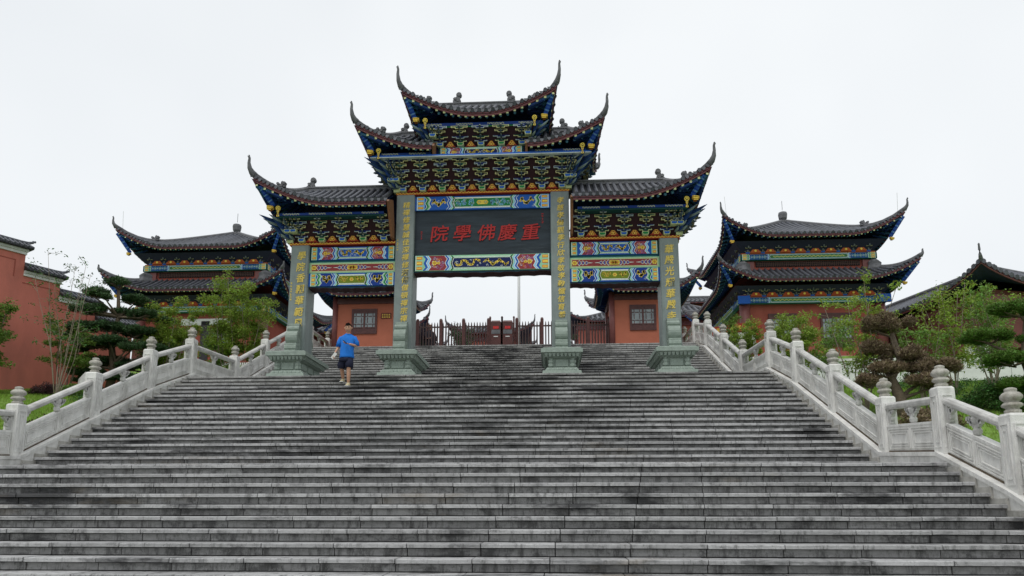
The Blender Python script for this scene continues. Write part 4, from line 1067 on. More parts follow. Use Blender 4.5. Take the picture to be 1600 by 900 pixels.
def pavilion(cx, cy, label, sgn):
    e = empty('drum_pavilion', (cx, cy, 7.6), 0, label, 'pavilion'); off = (0, 0, 7.6)
    # plinth, walls, columns
    MB().box(-4.0, 4.0, -3.7, 3.7, 7.2, 8.12).build('stone_base', M['white'], e, off)
    MB().box(-2.95, 2.95, -2.95, 2.95, 8.12, 11.6).build('wall', M['redwall'], e, off)
    for x in (-3.0, 3.0):
        for y in (-3.0, 3.0): MB().lathe(x, y, [(.24, 8.12), (.24, 11.1)], 14).build('column', M['column'], e, off, smooth=True)
    # lower painted beam (front and the sides)
    def ring(z0, z1, h, style, nm='painted_beam'):
        beam(nm, -h, h, z0, z1, -h-.02, -h+.2, 'P', e, off)
        for s_ in (-1, 1):
            o = [c for c in e.children][-1]; 
            d = link(nm, ring.last if False else e.children[-1].data, e) if False else None
        src = [c for c in e.children if c.name.startswith(nm)][-1]
        for rz in (math.pi/2, -math.pi/2): q = link(nm, src.data, e, (0, 0, 0)); q.rotation_euler = (0, 0, rz)
    ring(10.68, 10.96, 3.25, 'E')
    if sgn > 0:
        # big blue end blocks of the lower beam
        for x in (-3.1, 3.1): MB().box(x-.26, x+.26, -3.42, -3.28, 10.64, 11.0, c=BLUE).build('beam_end_block', M['paint'], e, off, colors=True)
    MB().box(-3.2, 3.2, -3.2, 3.2, 10.965, 11.02, c=(.42, .10, .03)).build('red_plate', M['paint'], e, off, colors=True)
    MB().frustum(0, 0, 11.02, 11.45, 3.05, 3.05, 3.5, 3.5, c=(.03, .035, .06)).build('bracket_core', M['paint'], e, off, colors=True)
    xs = [-2.88+.72*i for i in range(9)]
    for x in xs:
        simple_set(x, -3.12, 11.0, 2, .15, .15, .52, e, 0, 7.6)
        simple_set(-sgn*3.12, x, 11.0, 2, .15, .15, .52, e, -sgn*math.pi/2, 7.6)
    for x in [a+.36 for a in xs[:-1]]:
        b = MB(); b.prism([(x-.27, 11.02), (x+.27, 11.02), (x+.17, 11.15), (x, 11.36), (x-.17, 11.15)], -3.24, -3.17, c=(.42, .08, .03)); b.tube([(x, -3.26, 11.12), (x, -3.24, 11.12)], .055, 6, c=GOLD); b.build('flame_panel', M['paint'], e, off, colors=True)
    # lower roof (skirt)
    rl = Roof(4.12, 4.12, .01, 11.62, 14.95, .80, .24, .24, 1.9, 1.9, cv=.35, p=2.0)
    lr = build_roof(rl, e, off, sp=.25, rt=.058, horn=.22, singles=False, vmax=.335, raf=True, back=True, names='lower_roof')
    # upper storey
    MB().box(-2.85, 2.85, -2.85, 2.85, 12.2, 13.0).build('upper_wall', M['redwall'], e, off)
    MB().box(-2.35, 2.35, -2.90, -2.80, 12.52, 12.76, c=BLACK).build('dark_gallery', M['paint'], e, off, colors=True)
    lt = MB()
    for i in range(56):
        x = -2.3+i*.0836; lt.box(x-.012, x+.012, -2.92, -2.90, 12.52, 12.76, (.09, .05, .04))
    for z in (12.6, 12.68): lt.box(-2.33, 2.33, -2.918, -2.904, z-.01, z+.01, (.09, .05, .04))
    lt.build('gallery_lattice', M['paint'], e, off, colors=True)
    for x in (-2.75, 2.75): MB().box(x-.3, x+.3, -2.96, -2.5, 12.1, 12.76).build('corner_pier', M['column'], e, off)
    ring(12.80, 13.08, 3.05, 'E')
    MB().box(-3.02, 3.02, -3.02, 3.02, 13.085, 13.15, c=(.42, .10, .03)).build('red_plate', M['paint'], e, off, colors=True)
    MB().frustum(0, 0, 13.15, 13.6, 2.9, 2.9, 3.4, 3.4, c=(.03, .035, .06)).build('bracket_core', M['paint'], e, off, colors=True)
    for i in range(9):
        x = -2.72+.68*i
        simple_set(x, -2.95, 13.12, 2, .15, .15, .50, e, 0, 7.6); simple_set(-sgn*2.95, x, 13.12, 2, .15, .15, .50, e, -sgn*math.pi/2, 7.6)
        if i < 8:
            xx = x+.34; b = MB(); b.prism([(xx-.26, 13.15), (xx+.26, 13.15), (xx+.16, 13.27), (xx, 13.46), (xx-.16, 13.27)], -3.08, -3.01, c=(.42, .10, .03)); b.tube([(xx, -3.10, 13.24), (xx, -3.08, 13.24)], .055, 6, c=GOLD); b.build('flame_panel', M['paint'], e, off, colors=True)
    ru = Roof(3.80, 3.80, .02, 13.80, 15.85, .90, .24, .24, 1.6, 1.6, cv=.12, p=1.9)
    build_roof(ru, e, off, sp=.25, rt=.058, horn=.42, singles=False, raf=True, names='upper_roof')
    f = MB(); f.lathe(0, 0, [(.16, 15.75), (.17, 15.88), (.12, 15.94), (.20, 16.04), (.225, 16.26), (.20, 16.36), (.16, 16.38), (.02, 16.40)], 12); f.tube([(0, 0, 16.5), (0, 0, 17.0)], .012, 4); f.build('roof_finial', M['ridge'], e, off)
    for sx in (-1, 1):
        for sy in (-1, 1):
            d = 2.75; ornament(e, sx*d, sy*d, ru.P(d, d)[2]+.10, 1.15, sx, 1, off)
            corner_beam(e, (sx*3.95, sy*3.95, 14.42), (sx*3.5, sy*3.5, 13.6), off, .065, gold=(sx*3.55, sy*3.55, 13.52))
            corner_beam(e, (sx*4.25, sy*4.25, 12.2), (sx*3.75, sy*3.75, 11.45), off, .065, gold=(sx*3.8, sy*3.8, 11.36))
            g = MB(); g.lathe(sx*2.95, sy*2.95, [(.26, 12.1), (.34, 12.3), (.28, 12.5), (.30, 12.62), (.16, 12.74), (.05, 12.78)], 9, .15, 4); g.build('corner_beast', M['ridge'], e, off)
    # lightning rods on the horns
    for sx in (-1, 1): MB().tube([(sx*3.8, -3.8, 14.7), (sx*3.85, -3.8, 15.6)], .009, 3).build('lightning_rod', M['metal'], e, off)
    return e
pr = pavilion(13.95, 35.0, 'two storey pavilion with double upswept roof behind the bonsai garden on the right', 1)
pl = pavilion(-14.5, 35.0, 'two storey pavilion with double upswept roof behind the pine and shrubs on the left', -1)
o8 = (0, 0, 7.6)
lattice(pl, -.42+.9, .95+.45, 8.75, 9.9, -2.99, o8); lattice(pl, -1.9, -.6, 8.75, 9.9, -2.99, o8)
MB().box(.0, .40, -3.0, -2.93, 8.4, 10.3).build('grey_shutter', M['black'], pl, o8)
b = MB()
for i in range(22): b.box(-.9+i*.1, -.9+i*.1+.055, -3.0, -2.96, 10.12, 10.4)
b.box(-1.0, 1.4, -2.99, -2.97, 10.1, 10.42); b.build('transom_lattice', M['white'], pl, o8)
lattice(pr, -1.9, -.75, 8.75, 10.2, -2.99, o8); lattice(pr, .4, 1.7, 8.75, 10.2, -2.99, o8)

# ---- guard booths at the top of the stairs
def booth(cx, label, sgn):
    e = empty('gate_booth', (cx, 30.6, Z3), 0, label, 'booth'); off = (0, 0, Z3); w = 1.35
    MB().box(-w, w, -1.1, 1.1, Z3, 10.55).build('wall', M['booth'], e, off)
    MB().box(-w-.01, w+.01, -1.112, 1.112, Z3, Z3+.42).build('wall_base_band', M['redwall'], e, off)
    for x in (-w, w):
        for y in (-1.1, 1.1): MB().lathe(x, y, [(.12, Z3), (.12, 10.6)], 10).build('column', M['column'], e, off, smooth=True)
    MB().box(-w-.1, w+.1, -1.17, 1.17, 10.28, 10.50).build('eave_beam', M['darkwood'], e, off)
    lattice(e, -.55, .45, 9.0, 10.0, -1.12, off)
    r = Roof(2.0, 1.85, .95, 10.62, 11.75, .62, .26, .26, .9, .6, cv=.25, p=2.0)
    build_roof(r, e, off, sp=.20, rt=.058, horn=.45, singles=False)
    for sx in (-1, 1):
        ornament(e, sx*.95, 0, 11.85, 1.3, sx, 0, off)
    return e
bl = booth(-5.95+.05, 'small red guard booth with tiled roof behind the man in the blue shirt', -1)
br = booth(6.05, 'small red guard booth with tiled roof right of the fence and turnstiles', 1)
sb = MB(); sb.box(.68, 1.12, -1.135, -1.112, 9.62, 9.86, c=(.16, .05, .04))
for j in range(2):
    for i in range(5): 
        x = .725+i*.075; z = 9.77-j*.1
        sb.ribbon([(x, z), (x+.045, z+.03)], .014, -1.14, GOLD); sb.ribbon([(x+.02, z-.02), (x+.02, z+.045)], .014, -1.141, GOLD); sb.ribbon([(x, z-.015), (x+.05, z-.015)], .012, -1.142, GOLD)
sb.build('brown_sign', M['paint'], bl, (0, 0, Z3), colors=True)

# ---- fence, turnstiles, pole
fe = empty('iron_fence', (0, 30.2, Z3), 0, 'dark spear topped iron fence with square posts between the two guard booths', 'fence'); off = (0, 30.2, Z3)
def bars(x0, x1):
    n = int((x1-x0)/.125)
    for i in range(n+1):
        x = x0+(x1-x0)*i/n; key = 'picket'
        if key not in cache:
            b = MB(); b.box(-.028, .028, -.028, .028, .05, 1.52); b.tube([(0, 0, 1.52), (0, 0, 1.56), (0, 0, 1.66)], [.02, .034, .002], 4)
            cache[key] = b.build('picket', M['fence'], fe).data; o = fe.children[-1]; o = [q for q in fe.children if q.data == cache[key]][-1]
        else: o = link('picket', cache[key], fe)
        o.location = (x, 0, 0)
    for z in (.12, 1.40): MB().box(x0, x1, -.022, .022, z, z+.06).build('fence_rail', M['fence'], fe)
bars(-3.75, -.62); bars(.62, 4.65)
for x in (-3.75, -2.72, -1.72, -.62, .62, 1.72, 2.75, 3.72, 4.65):
    b = MB(); b.box(x-.07, x+.07, -.06, .06, 0, 1.72); b.frustum(x, 0, 1.72, 1.80, .07, .07, .045, .045); b.build('fence_post', M['darkwood'], fe)
for i, x in enumerate((-.27, .24)):
    t = empty('turnstile_cabinet', (x, 30.0, Z3), 0, ('left' if i == 0 else 'right')+' turnstile cabinet with red display standing in the fence opening', 'turnstile', 'turnstile cabinets in the fence opening')
    b = MB(); b.box(-.21, .21, -.2, .2, 0, 1.52); b.frustum(0, 0, 1.52, 1.60, .22, .21, .18, .17); b.build('cabinet', M['darkwood'], t)
    MB().box(-.12, .12, -.215, -.202, 1.22, 1.34).build('display', M['led'], t); MB().box(-.19, .19, -.21, -.201, 1.0, 1.18).build('grey_panel', M['ridge'], t)
    MB().box(-.09, .09, -.212, -.202, .86, .90).build('label_plate', M['white'], t)
    for k in (-1, 1): b = MB(); b.box(k*.26-.035, k*.26+.035, -.05, .05, 0, 1.76); b.frustum(k*.26, 0, 1.76, 1.82, .045, .06, .03, .04); b.build('guide_post', M['darkwood'], t)
tag(MB().lathe(0, 0, [(.10, 0), (.07, 9.5)], 10).build('flag_pole', M['metal'], loc=(.26, 40, Z3), smooth=True), 'pale steel pole rising behind the turnstiles in the middle opening', 'pole')

# ---- hall behind the fence and far roofs
def far_hall(name, cx, cy, hw, hd, z0, zw, zr, label, wallm, up=.8, rz=0, cat='hall', sp=.35):
    e = empty(name, (cx, cy, z0), rz, label, cat)
    MB().box(-hw, hw, -hd, hd, 0, zw-z0).build('wall', wallm, e)
    MB().box(-hw-.15, hw+.15, -hd-.15, hd+.15, zw-z0-.5, zw-z0-.25).build('eave_band', M['fascia'], e)
    r = Roof(hw+.9, hd+.9, max(.05, hw-hd*.8), zw-z0, zr-z0, up, .3, .3, hw*.55, hd*.3, cv=.3, p=2.2)
    build_roof(r, e, (0, 0, 0), sp=sp, rt=.09, horn=.5 if up > .5 else .3, singles=False, raf=False, ridge_h=.3)
    return e
fh = far_hall('far_hall', -2.2, 52, 1.9, 1.9, 7.9, 13.9, 14.95, 'distant low hall with grey upswept roof seen through the fence', M['redwall2'], up=.51)
fh2 = far_hall('far_hall', 6.6, 50, 2.6, 2.4, 7.9, 14.0, 15.3, 'distant hall whose grey roof shows behind the right pickets of the fence', M['redwall2'])
rb = far_hall('red_side_building', 15.3, 60, 5.0, 4, 7.9, 17.6, 19.2, 'far salmon building with plain tiled roof and arched window between gate and right pavilion', M['redwall2'], up=.05, cat='building')
b = MB(); b.prism([(3.2, 6.6), (4.6, 6.6), (4.6, 8.0), (4.2, 8.5), (3.6, 8.5), (3.2, 8.0)], -4.06, -3.95); b.build('arched_window', M['glass'], rb)
lp = far_hall('far_hall', -9.5, 44, 3.2, 2.4, 7.9, 11.9, 13.5, 'small grey roof seen between the leftmost pillar and the guard booth', M['redwall'])
rp = far_hall('far_hall', 10.6, 46, 2.6, 2.4, 7.9, 13.2, 14.6, 'grey roof end with curled horn showing just left of the right pavilion', M['redwall2'])

# ================================================================== garden walls and the hall on the right
M['darkred'] = mat('dusky_red_wall', (.17, .055, .05), .8, .15, 1.5)
def oblique_wall():
    a = R(60); e = empty('boundary_wall', (-16.6, 22.0, 5.2), a, 'tall stepped red boundary wall with tiled white edged coping at the far left', 'wall')
    segs = [(-12, -4.6, 12.2), (-4.6, -1.9, 11.5), (-1.9, .85, 10.78), (.85, 2.05, 10.03), (2.05, 3.35, 9.40), (3.35, 4.8, 8.8)]
    for (s0, s1, zt) in segs:
        z = zt-5.2
        MB().box(s0, s1, 0, .42, -1.2, z-.52).build('wall', M['redwall2'], e)
        # sunk frame line below the coping
        MB().box(s0, s1-.28, -.012, -.001, z-.78, z-.75).build('frame_moulding', M['redwall'], e); MB().box(s1-.31, s1-.28, -.012, -.001, z-1.35, z-.781).build('frame_moulding', M['redwall'], e)
        b = MB(); b.box(s0, s1+.02, -.06, .48, z-.52, z-.42); b.box(s0, s1+.05, -.11, .53, z-.419, z-.33); b.build('white_cornice', M['white'], e)
        b = MB(); x0, x1 = s0, s1+.14
        b.prismx([(-.26, z-.34), (.68, z-.34), (.68, z-.30), (.21, z-.05), (-.26, z-.30)], x0, x1); cp = b.build('coping', M['tilebed'], e)
        r = MB(); n = int((x1-x0)/.15)
        for i in range(n+1):
            x = x0+.04+(x1-x0-.08)*i/n
            r.tube([(x, -.29, z-.285), (x, .0, z-.15), (x, .20, z-.03)], .042, 6)
        r.build('tile_rolls', M['tile_s'], cp, (0, 0, 0), kind='stuff')
        r = MB(); r.tube([(x0, .21, z-.02), (x1-.25, .21, z-.02), (x1-.02, .21, z+.0), (x1+.12, .21, z+.06), (x1+.2, .21, z+.13)], [.06, .06, .055, .045, .02], 6); r.tube([(x1+.1, .21, z+.10), (x1+.21, .21, z+.09)], .03, 6)
        r.build('coping_ridge', M['tile_s'], cp, (0, 0, 0))
oblique_wall()
rh = far_hall('side_hall', 21.7, 36.2, 6.8, 4, 7.9, 10.25, 12.4, 'dusky red hall with sweeping grey hip roof whose corner points at the stairs, far right', M['darkred'], up=.75, rz=R(104.4), sp=.24)
ac = empty('air_conditioner', (19.0, 28.6, 7.5), .2, 'white air conditioner unit on the dusky red wall, far right', 'air conditioner')
MB().box(-.42, .42, -.15, .15, 0, .62).build('casing', M['white'], ac)
b = MB()
for i in range(10): b.box(-.35, .2, -.165, -.152, .06+i*.052, .085+i*.052)
b.build('grille', M['black'], ac)
rw_ = empty('retaining_wall', (15, 26.2, 5.6), 0, 'long pale retaining wall behind the bonsai garden on the right', 'wall')
for i in range(10):
    x = -5.9+i*1.9; MB().box(x, x+1.88, -.15, .15, -.3, 1.22).build('wall_panel', M['white'], rw_)
MB().box(-5.9, 13.1, -.20, .20, 1.221, 1.32).build('capstone', M['marble'], rw_)
nb = empty('notice_board', (9.2, 27.2, 7.1), R(-32), 'red framed notice board with white panel standing beyond the right balustrade', 'notice board')
for x in (-.85, .85): MB().box(x-.06, x+.06, -.06, .06, -.4, 1.45).build('post', M['redpaint'], nb)
MB().box(-.79, .79, -.03, .03, .35, 1.10).build('white_panel', M['white'], nb)
b = MB(); b.box(-1.0, 1.0, -.07, .07, 1.14, 1.45, c=(.30, .05, .03))
for i in range(6):
    x = -.7+i*.28
    for (q0, q1) in (((0, 0), (.14, .01)), ((.07, -.07), (.07, .08)), ((.01, .06), (.13, .06)), ((.01, -.06), (.13, -.05))): b.ribbon([(x+q0[0], 1.29+q0[1]), (x+q1[0], 1.29+q1[1])], .022, -.075, GOLD)
b.build('header_beam', M['paint'], nb, colors=True)

# ================================================================== vegetation
def leaf_cloud(clumps, size, aspect=.5, droop=.3, flat=0.0, shell=.0):
    """clumps: (cx,cy,cz,rx,ry,rz,n). returns V,F of rhombic leaves folded along the midrib"""
    Vs = []
    for (cx, cy, cz, rx, ry, rz, n) in clumps:
        n = int(n); d = rng.normal(0, 1, (n, 3)); d /= np.linalg.norm(d, axis=1)[:, None]
        rr = (shell+(1-shell)*rng.random(n))**(1/2.2); c = np.array([cx, cy, cz])+d*rr[:, None]*np.array([rx, ry, rz])
        a = rng.random(n)*6.283; el = rng.normal(-droop, .45, n)
        ax = np.stack([np.cos(a)*np.cos(el), np.sin(a)*np.cos(el), np.sin(el)], 1)
        s_ = np.cross(ax, rng.normal(0, .6, (n, 3))+np.array([0, 0, 1+flat])); s_ /= np.linalg.norm(s_, axis=1)[:, None]+1e-9
        L_ = size*(.6+.8*rng.random(n)); Wd = L_*aspect*.5; nrm = np.cross(ax, s_)
        p0 = c; p2 = c+ax*L_[:, None]; m = c+ax*(L_*.45)[:, None]
        p1 = m+s_*Wd[:, None]+nrm*(Wd*.3)[:, None]; p3 = m-s_*Wd[:, None]+nrm*(Wd*.3)[:, None]
        Vs.append(np.stack([p0, p1, p2, p3], 1).reshape(-1, 3))
    V = np.concatenate(Vs); return V, np.arange(len(V)).reshape(-1, 4)
def stem(b, p, q, r0, r1, bend=.15, seg=5, k=5):
    p, q = Vector(p), Vector(q); L_ = (q-p).length; o = Vector((random.uniform(-1, 1), random.uniform(-1, 1), 0))*L_*bend
    pts = [p.lerp(q, t)+o*math.sin(math.pi*t)*(.6+.4*math.sin(5*t)) for t in [i/seg for i in range(seg+1)]]
    b.tube(pts, [r0+(r1-r0)*i/seg for i in range(seg+1)], k); return pts
def shrub_tree(name, loc, label, cat, stems, h, spread, leafmat, size, per, barkm='palebark', clump=.22, r0=.03, twigs=5, start=.45, aspect=.45, droop=.3, group=None, lean=(0, 0), flatc=.7, trunk=0.0):
    e = empty(name, loc, 0, label, cat, group); b = MB(); cl = []
    base = Vector((0, 0, -.1))
    if trunk:
        t = Vector((lean[0]*.3, lean[1]*.3, trunk)); stem(b, base, t, r0*2.2, r0*1.5, .05); base = t
    for i in range(stems):
        a = 6.283*i/stems+random.uniform(-.5, .5); rr = spread*random.uniform(.35, 1)
        top = Vector((math.cos(a)*rr+lean[0], math.sin(a)*rr+lean[1], h*random.uniform(.72, 1.0)))
        pts = stem(b, base, top, r0*random.uniform(.7, 1), r0*.25, .10, 8)
        for j in range(twigs):
            t = start+(1-start)*(j+random.random())/twigs; q = pts[min(7, int(t*8))].lerp(pts[min(8, int(t*8)+1)], t*8 % 1)
            aa = random.uniform(0, 6.283); ln = spread*random.uniform(.25, .55)*(1.2-t*.5)
            w = q+Vector((math.cos(aa)*ln, math.sin(aa)*ln, ln*random.uniform(.1, .7)))
            stem(b, q, w, r0*.3, r0*.12, .1, 3, 4); cr_ = clump*random.uniform(.6, 1.25)
            cl.append((w.x, w.y, w.z, cr_, cr_, cr_*flatc, per*random.uniform(.6, 1.3)))
            m = q.lerp(w, .5); cl.append((m.x, m.y, m.z, cr_*.6, cr_*.6, cr_*.5, per*.3))
        cl.append((top.x, top.y, top.z, clump*.7, clump*.7, clump, per*.6))
    b.build('trunk', M[barkm], e, smooth=True)
    V, F = leaf_cloud(cl, size, aspect, droop); bulk('crown', V, F, M[leafmat], e); return e
def cloud_pine(name, loc, label, pads, leafmat, trunkpts, r0, size=.05, n=2600, barkm='bark', cat='tree'):
    e = empty(name, loc, 0, label, cat); b = MB(); tp = [Vector(p) for p in trunkpts]; m = len(tp)
    b.tube(tp, [r0*(1-.7*i/(m-1)) for i in range(m)], 8)
    for (x, y, z, rx, ry, rz) in pads:
        q = min(tp, key=lambda t: (t-Vector((x, y, z-rz*1.5))).length)
        stem(b, q, (x, y, z-rz*.5), r0*.38, r0*.12, .12, 5)
        for k in range(4):
            a = random.uniform(0, 6.28); stem(b, (x*.8+q.x*.2, y*.8+q.y*.2, z-rz*.6), (x+rx*.6*math.cos(a), y+ry*.6*math.sin(a), z-rz*.2), r0*.14, r0*.05, .1, 3, 4)
    b.build('trunk', M[barkm], e, smooth=True)
    for (x, y, z, rx, ry, rz) in pads:
        cl = []
        k = max(8, int(rx*ry*60))
        for i in range(k):
            a = random.uniform(0, 6.28); r_ = math.sqrt(random.random()); px_, py_ = x+rx*.82*r_*math.cos(a), y+ry*.82*r_*math.sin(a)
            hz = rz*math.sqrt(max(0, 1-r_*r_*.9)); s_ = random.uniform(.6, 1.2)
            cl.append((px_, py_, z+hz*random.uniform(.1, .7), .11*s_+rx*.12, .11*s_+ry*.12, .05*s_+rz*.25, n*rx*ry*6/k))
        V, F = leaf_cloud(cl, size, .28, -.5, 0, .3); bulk('foliage_pad', V, F, M[leafmat], e)
    return e
def bush(name, loc, label, rx, ry, rz, leafmat, n, size=.05, cat='shrub'):
    e = empty(name, loc, 0, label, cat); b = MB()
    for i in range(7): a = i*.9; stem(b, (0, 0, -.05), (rx*.7*math.cos(a), ry*.7*math.sin(a), rz*.7), .02, .006)
    b.build('stems', M['bark'], e)
    cl = [(0, 0, rz*.42, rx*.8, ry*.8, rz*.45, n*.35)]
    for i in range(34):
        a = random.uniform(0, 6.28); u = random.uniform(0, 1); r_ = math.sqrt(1-u*u)
        cl.append((rx*.85*r_*math.cos(a), ry*.85*r_*math.sin(a), rz*(.1+.75*u), rx*.22, ry*.22, rz*.18, n*.65/34))
    V, F = leaf_cloud(cl, size, .5, -.2); bulk('foliage', V, F, M[leafmat], e); return e
def G0(x, y): return gz(x, y)+.02*min(abs(x)-8.2, 9)
# --- left side
shrub_tree('maple_tree', (-14.9, 20.0, G0(-14.9, 20)), 'loose green maple with layered sprays at the left edge against the red wall', 'tree', 5, 3.3, 1.15, 'leaf_maple', .085, 190, 'bark', .34, .05, 7, .30, .5, .1, flatc=.35, lean=(.15, 0))
shrub_tree('maple_tree', (-13.35, 21.6, G0(-13.3, 21.6)), 'smaller green maple between the red wall and the layered pine', 'tree', 4, 2.5, .85, 'leaf_maple', .075, 170, 'bark', .28, .035, 6, .35, .5, .1, flatc=.35)
shrub_tree('crape_myrtle', (-11.5, 18.6, G0(-11.5, 18.6)), 'tall thin many stemmed sapling with sparse dark leaves in front of the layered pine', 'tree', 8, 4.3, 1.25, 'leaf_hedge', .075, 14, 'palebark', .15, .017, 7, .40)
pads = []
for (dx, z, w) in ((0, 3.75, .35), (-.45, 3.3, .5), (.4, 3.2, .5), (-.8, 2.75, .55), (.15, 2.75, .6), (.95, 2.6, .5), (-1.0, 2.2, .6), (-.2, 2.2, .6), (.75, 2.05, .65), (-.7, 1.65, .7), (.2, 1.6, .65), (1.15, 1.45, .6), (-1.15, 1.1, .65), (-.1, 1.05, .7), (.9, .85, .65), (-.6, .6, .7), (.5, .4, .6)):
    pads.append((dx*1.12, random.uniform(-.5, .5), z, w*1.05, w*.9, .20)); pads.append((dx*1.12+random.choice([-1, 1])*w*.9, random.uniform(-.6, .6), z+random.uniform(-.22, .05), w*.5, w*.5, .13))
cloud_pine('layered_pine', (-12.75, 22.8, G0(-12.7, 22.8)), 'tall dark layered pine with tiered foliage pads left of the pavilion', pads, 'leaf_dark', [(0, 0, -.1), (.1, 0, .8), (-.12, .1, 1.7), (.1, 0, 2.6), (0, 0, 3.6)], .15, .085, 3600)
bush('purple_shrub', (-13.0, 20.4, G0(-13, 20.4)-.05), 'low rounded dark purple shrub on the lawn below the red wall', .60, .5, .48, 'leaf_purple', 5500, .045)
bush('hedge_shrub', (-12.0, 20.0, G0(-12, 20)-.02), 'bright green low shrub beside the purple shrub on the left lawn', .45, .4, .42, 'leaf_fresh', 2600, .06)
rk = MB(); rk.tube([(0, 0, -.2), (.02, 0, .15), (-.03, .02, .5), (.02, 0, .72)], [.24, .26, .20, .07], 7); tag(rk.build('garden_rock', M['rock'], loc=(-12.25, 20.9, G0(-12.2, 20.9))), 'pale upright garden rock beside the purple shrub', 'rock')
shrub_tree('yellow_shrub', (-11.1, 23.6, G0(-11.1, 23.6)), 'yellow green bushy shrub in front of the left pavilion wall', 'shrub', 8, 3.0, 1.0, 'leaf_yellow', .085, 190, 'palebark', .27, .02, 7, .35, .4)
shrub_tree('yellow_shrub', (-9.35, 24.6, G0(-9.3, 24.6)), 'tall fresh green shrub covering the right half of the left pavilion', 'shrub', 10, 4.3, 1.05, 'leaf_yellow', .09, 170, 'palebark', .30, .022, 9, .36, .4, lean=(.05, 0))
shrub_tree('yellow_shrub', (-10.35, 25.6, G0(-10.3, 25.6)), 'lower green shrub between the two tall shrubs before the left pavilion', 'shrub', 5, 2.6, .6, 'leaf_fresh', .08, 150, 'palebark', .26, .02, 6, .35)
shrub_tree('yellow_shrub', (-12.6, 25.4, G0(-12.6, 25.4)), 'green shrub behind the layered pine', 'shrub', 6, 2.4, .9, 'leaf_hedge', .08, 150, 'bark', .30, .02, 6, .3)
# --- right side
shrub_tree('young_tree', (9.05, 16.0, G0(9.05, 16)), 'slender pale stemmed young tree with sparse yellow green leaves before the right pavilion', 'tree', 7, 3.0, .86, 'leaf_yellow', .075, 46, 'palebark', .17, .022, 8, .35)
sc_ = .86
cloud_pine('bonsai_pine', (9.55, 15.6, G0(9.55, 15.6)), 'sculpted bonsai pine with bronze brown foliage pads on the right slope',
  [(x*sc_, y*sc_, z*.95, rx*sc_*1.12, ry*sc_*1.1, rz*1.55) for (x, y, z, rx, ry, rz) in [(-.05, 0, 2.02, .62, .5, .22), (-.50, .1, 1.45, .50, .4, .17), (.30, 0, 1.30, .50, .4, .16), (-.30, -.15, .98, .46, .4, .15), (.85, -.1, 1.02, .58, .42, .18), (.60, -.2, .66, .55, .4, .16), (-.75, -.1, .72, .42, .3, .12)]],
  'leaf_brown', [(0, 0, -.1), (.05, 0, .35), (-.10, 0, .8), (.12, 0, 1.2), (0, 0, 1.8)], .15, .065, 7000)
tag(MB().tube([(0, 0, -.1), (-.05, 0, 1.0)], .018, 5).build('support_stake', M['bark'], None, loc=(10.1, 15.5, G0(10, 15.5))), 'thin wooden stake propping a pad of the bronze bonsai', 'stake')
shrub_tree('crape_myrtle', (12.1, 18.0, G0(12.1, 18)), 'green crape myrtle with pale stems just right of the bronze bonsai', 'tree', 7, 2.95, .72, 'leaf_yellow', .085, 42, 'palebark', .22, .02, 8, .22)
shrub_tree('crape_myrtle', (13.6, 19.0, G0(13.6, 19)), 'green crape myrtle with pale stems beside the green cloud pruned pine', 'tree', 8, 3.0, .72, 'leaf_fresh', .085, 46, 'palebark', .22, .02, 8, .22)
shrub_tree('crape_myrtle', (15.2, 21.4, G0(15.2, 21.4)), 'green crape myrtle in front of the dusky red hall near the right edge', 'tree', 6, 2.9, .80, 'leaf_yellow', .09, 46, 'palebark', .25, .022, 7, .32)
shrub_tree('crape_myrtle', (10.9, 17.2, G0(10.9, 17.2)), 'low leafy crape myrtle behind the bronze bonsai', 'tree', 6, 1.9, .60, 'leaf_fresh', .08, 42, 'palebark', .20, .016, 7, .2)
cloud_pine('cloud_pine', (12.35, 15.6, G0(12.3, 15.6)), 'green cloud pruned pine with dense flat pads at the right edge',
  [(-.05, 0, 2.2, .70, .55, .22), (-.80, .1, 1.62, .5, .45, .18), (.5, 0, 1.55, .65, .5, .2), (-.45, -.2, 1.05, .55, .45, .20), (.4, -.2, .95, .65, .5, .2), (-.2, -.3, .5, .6, .45, .18)],
  'leaf_pine', [(0, 0, -.1), (.1, 0, .5), (-.08, 0, 1.1), (.05, 0, 2.0)], .15, .065, 7500)
bush('hedge_shrub', (11.9, 15.9, G0(11.9, 15.9)-.05), 'dark green mounded hedge at the foot of the green cloud pruned pine', .9, .6, .70, 'leaf_hedge', 8200, .055)
bush('hedge_shrub', (9.5, 14.4, G0(9.5, 14.4)-.05), 'low bronze mound under the bronze bonsai', .7, .5, .42, 'leaf_brown', 5600, .05)
shrub_tree('yellow_shrub', (9.15, 20.6, G0(9.1, 20.6)), 'yellow green shrub behind the right balustrade below the right pavilion', 'shrub', 8, 2.3, .75, 'leaf_yellow', .07, 130, 'palebark', .22, .016, 8, .3)
shrub_tree('yellow_shrub', (8.95, 24.6, G0(9, 24.6)), 'feathery yellow green shrub beside the notice board', 'shrub', 7, 2.4, .5, 'leaf_yellow', .07, 130, 'palebark', .2, .014, 8, .3)
shrub_tree('maple_tree', (8.75, 26.4, G0(9, 26.4)), 'small green tree over the notice board under the pavilion eave', 'tree', 3, 2.7, .35, 'leaf_maple', .07, 110, 'bark', .2, .02, 5, .6)
shrub_tree('yellow_shrub', (10.4, 21.6, G0(10.4, 21.6)), 'sparse green shrub before the red wall of the right pavilion', 'shrub', 7, 2.3, .9, 'leaf_fresh', .07, 80, 'palebark', .2, .016, 7, .3)
shrub_tree('plaza_tree', (-2.4, 34.5, Z3), 'small dark twiggy tree behind the left half of the fence', 'tree', 9, 2.5, .75, 'leaf_dark', .09, 60, 'bark', .25, .03, 7, .3)
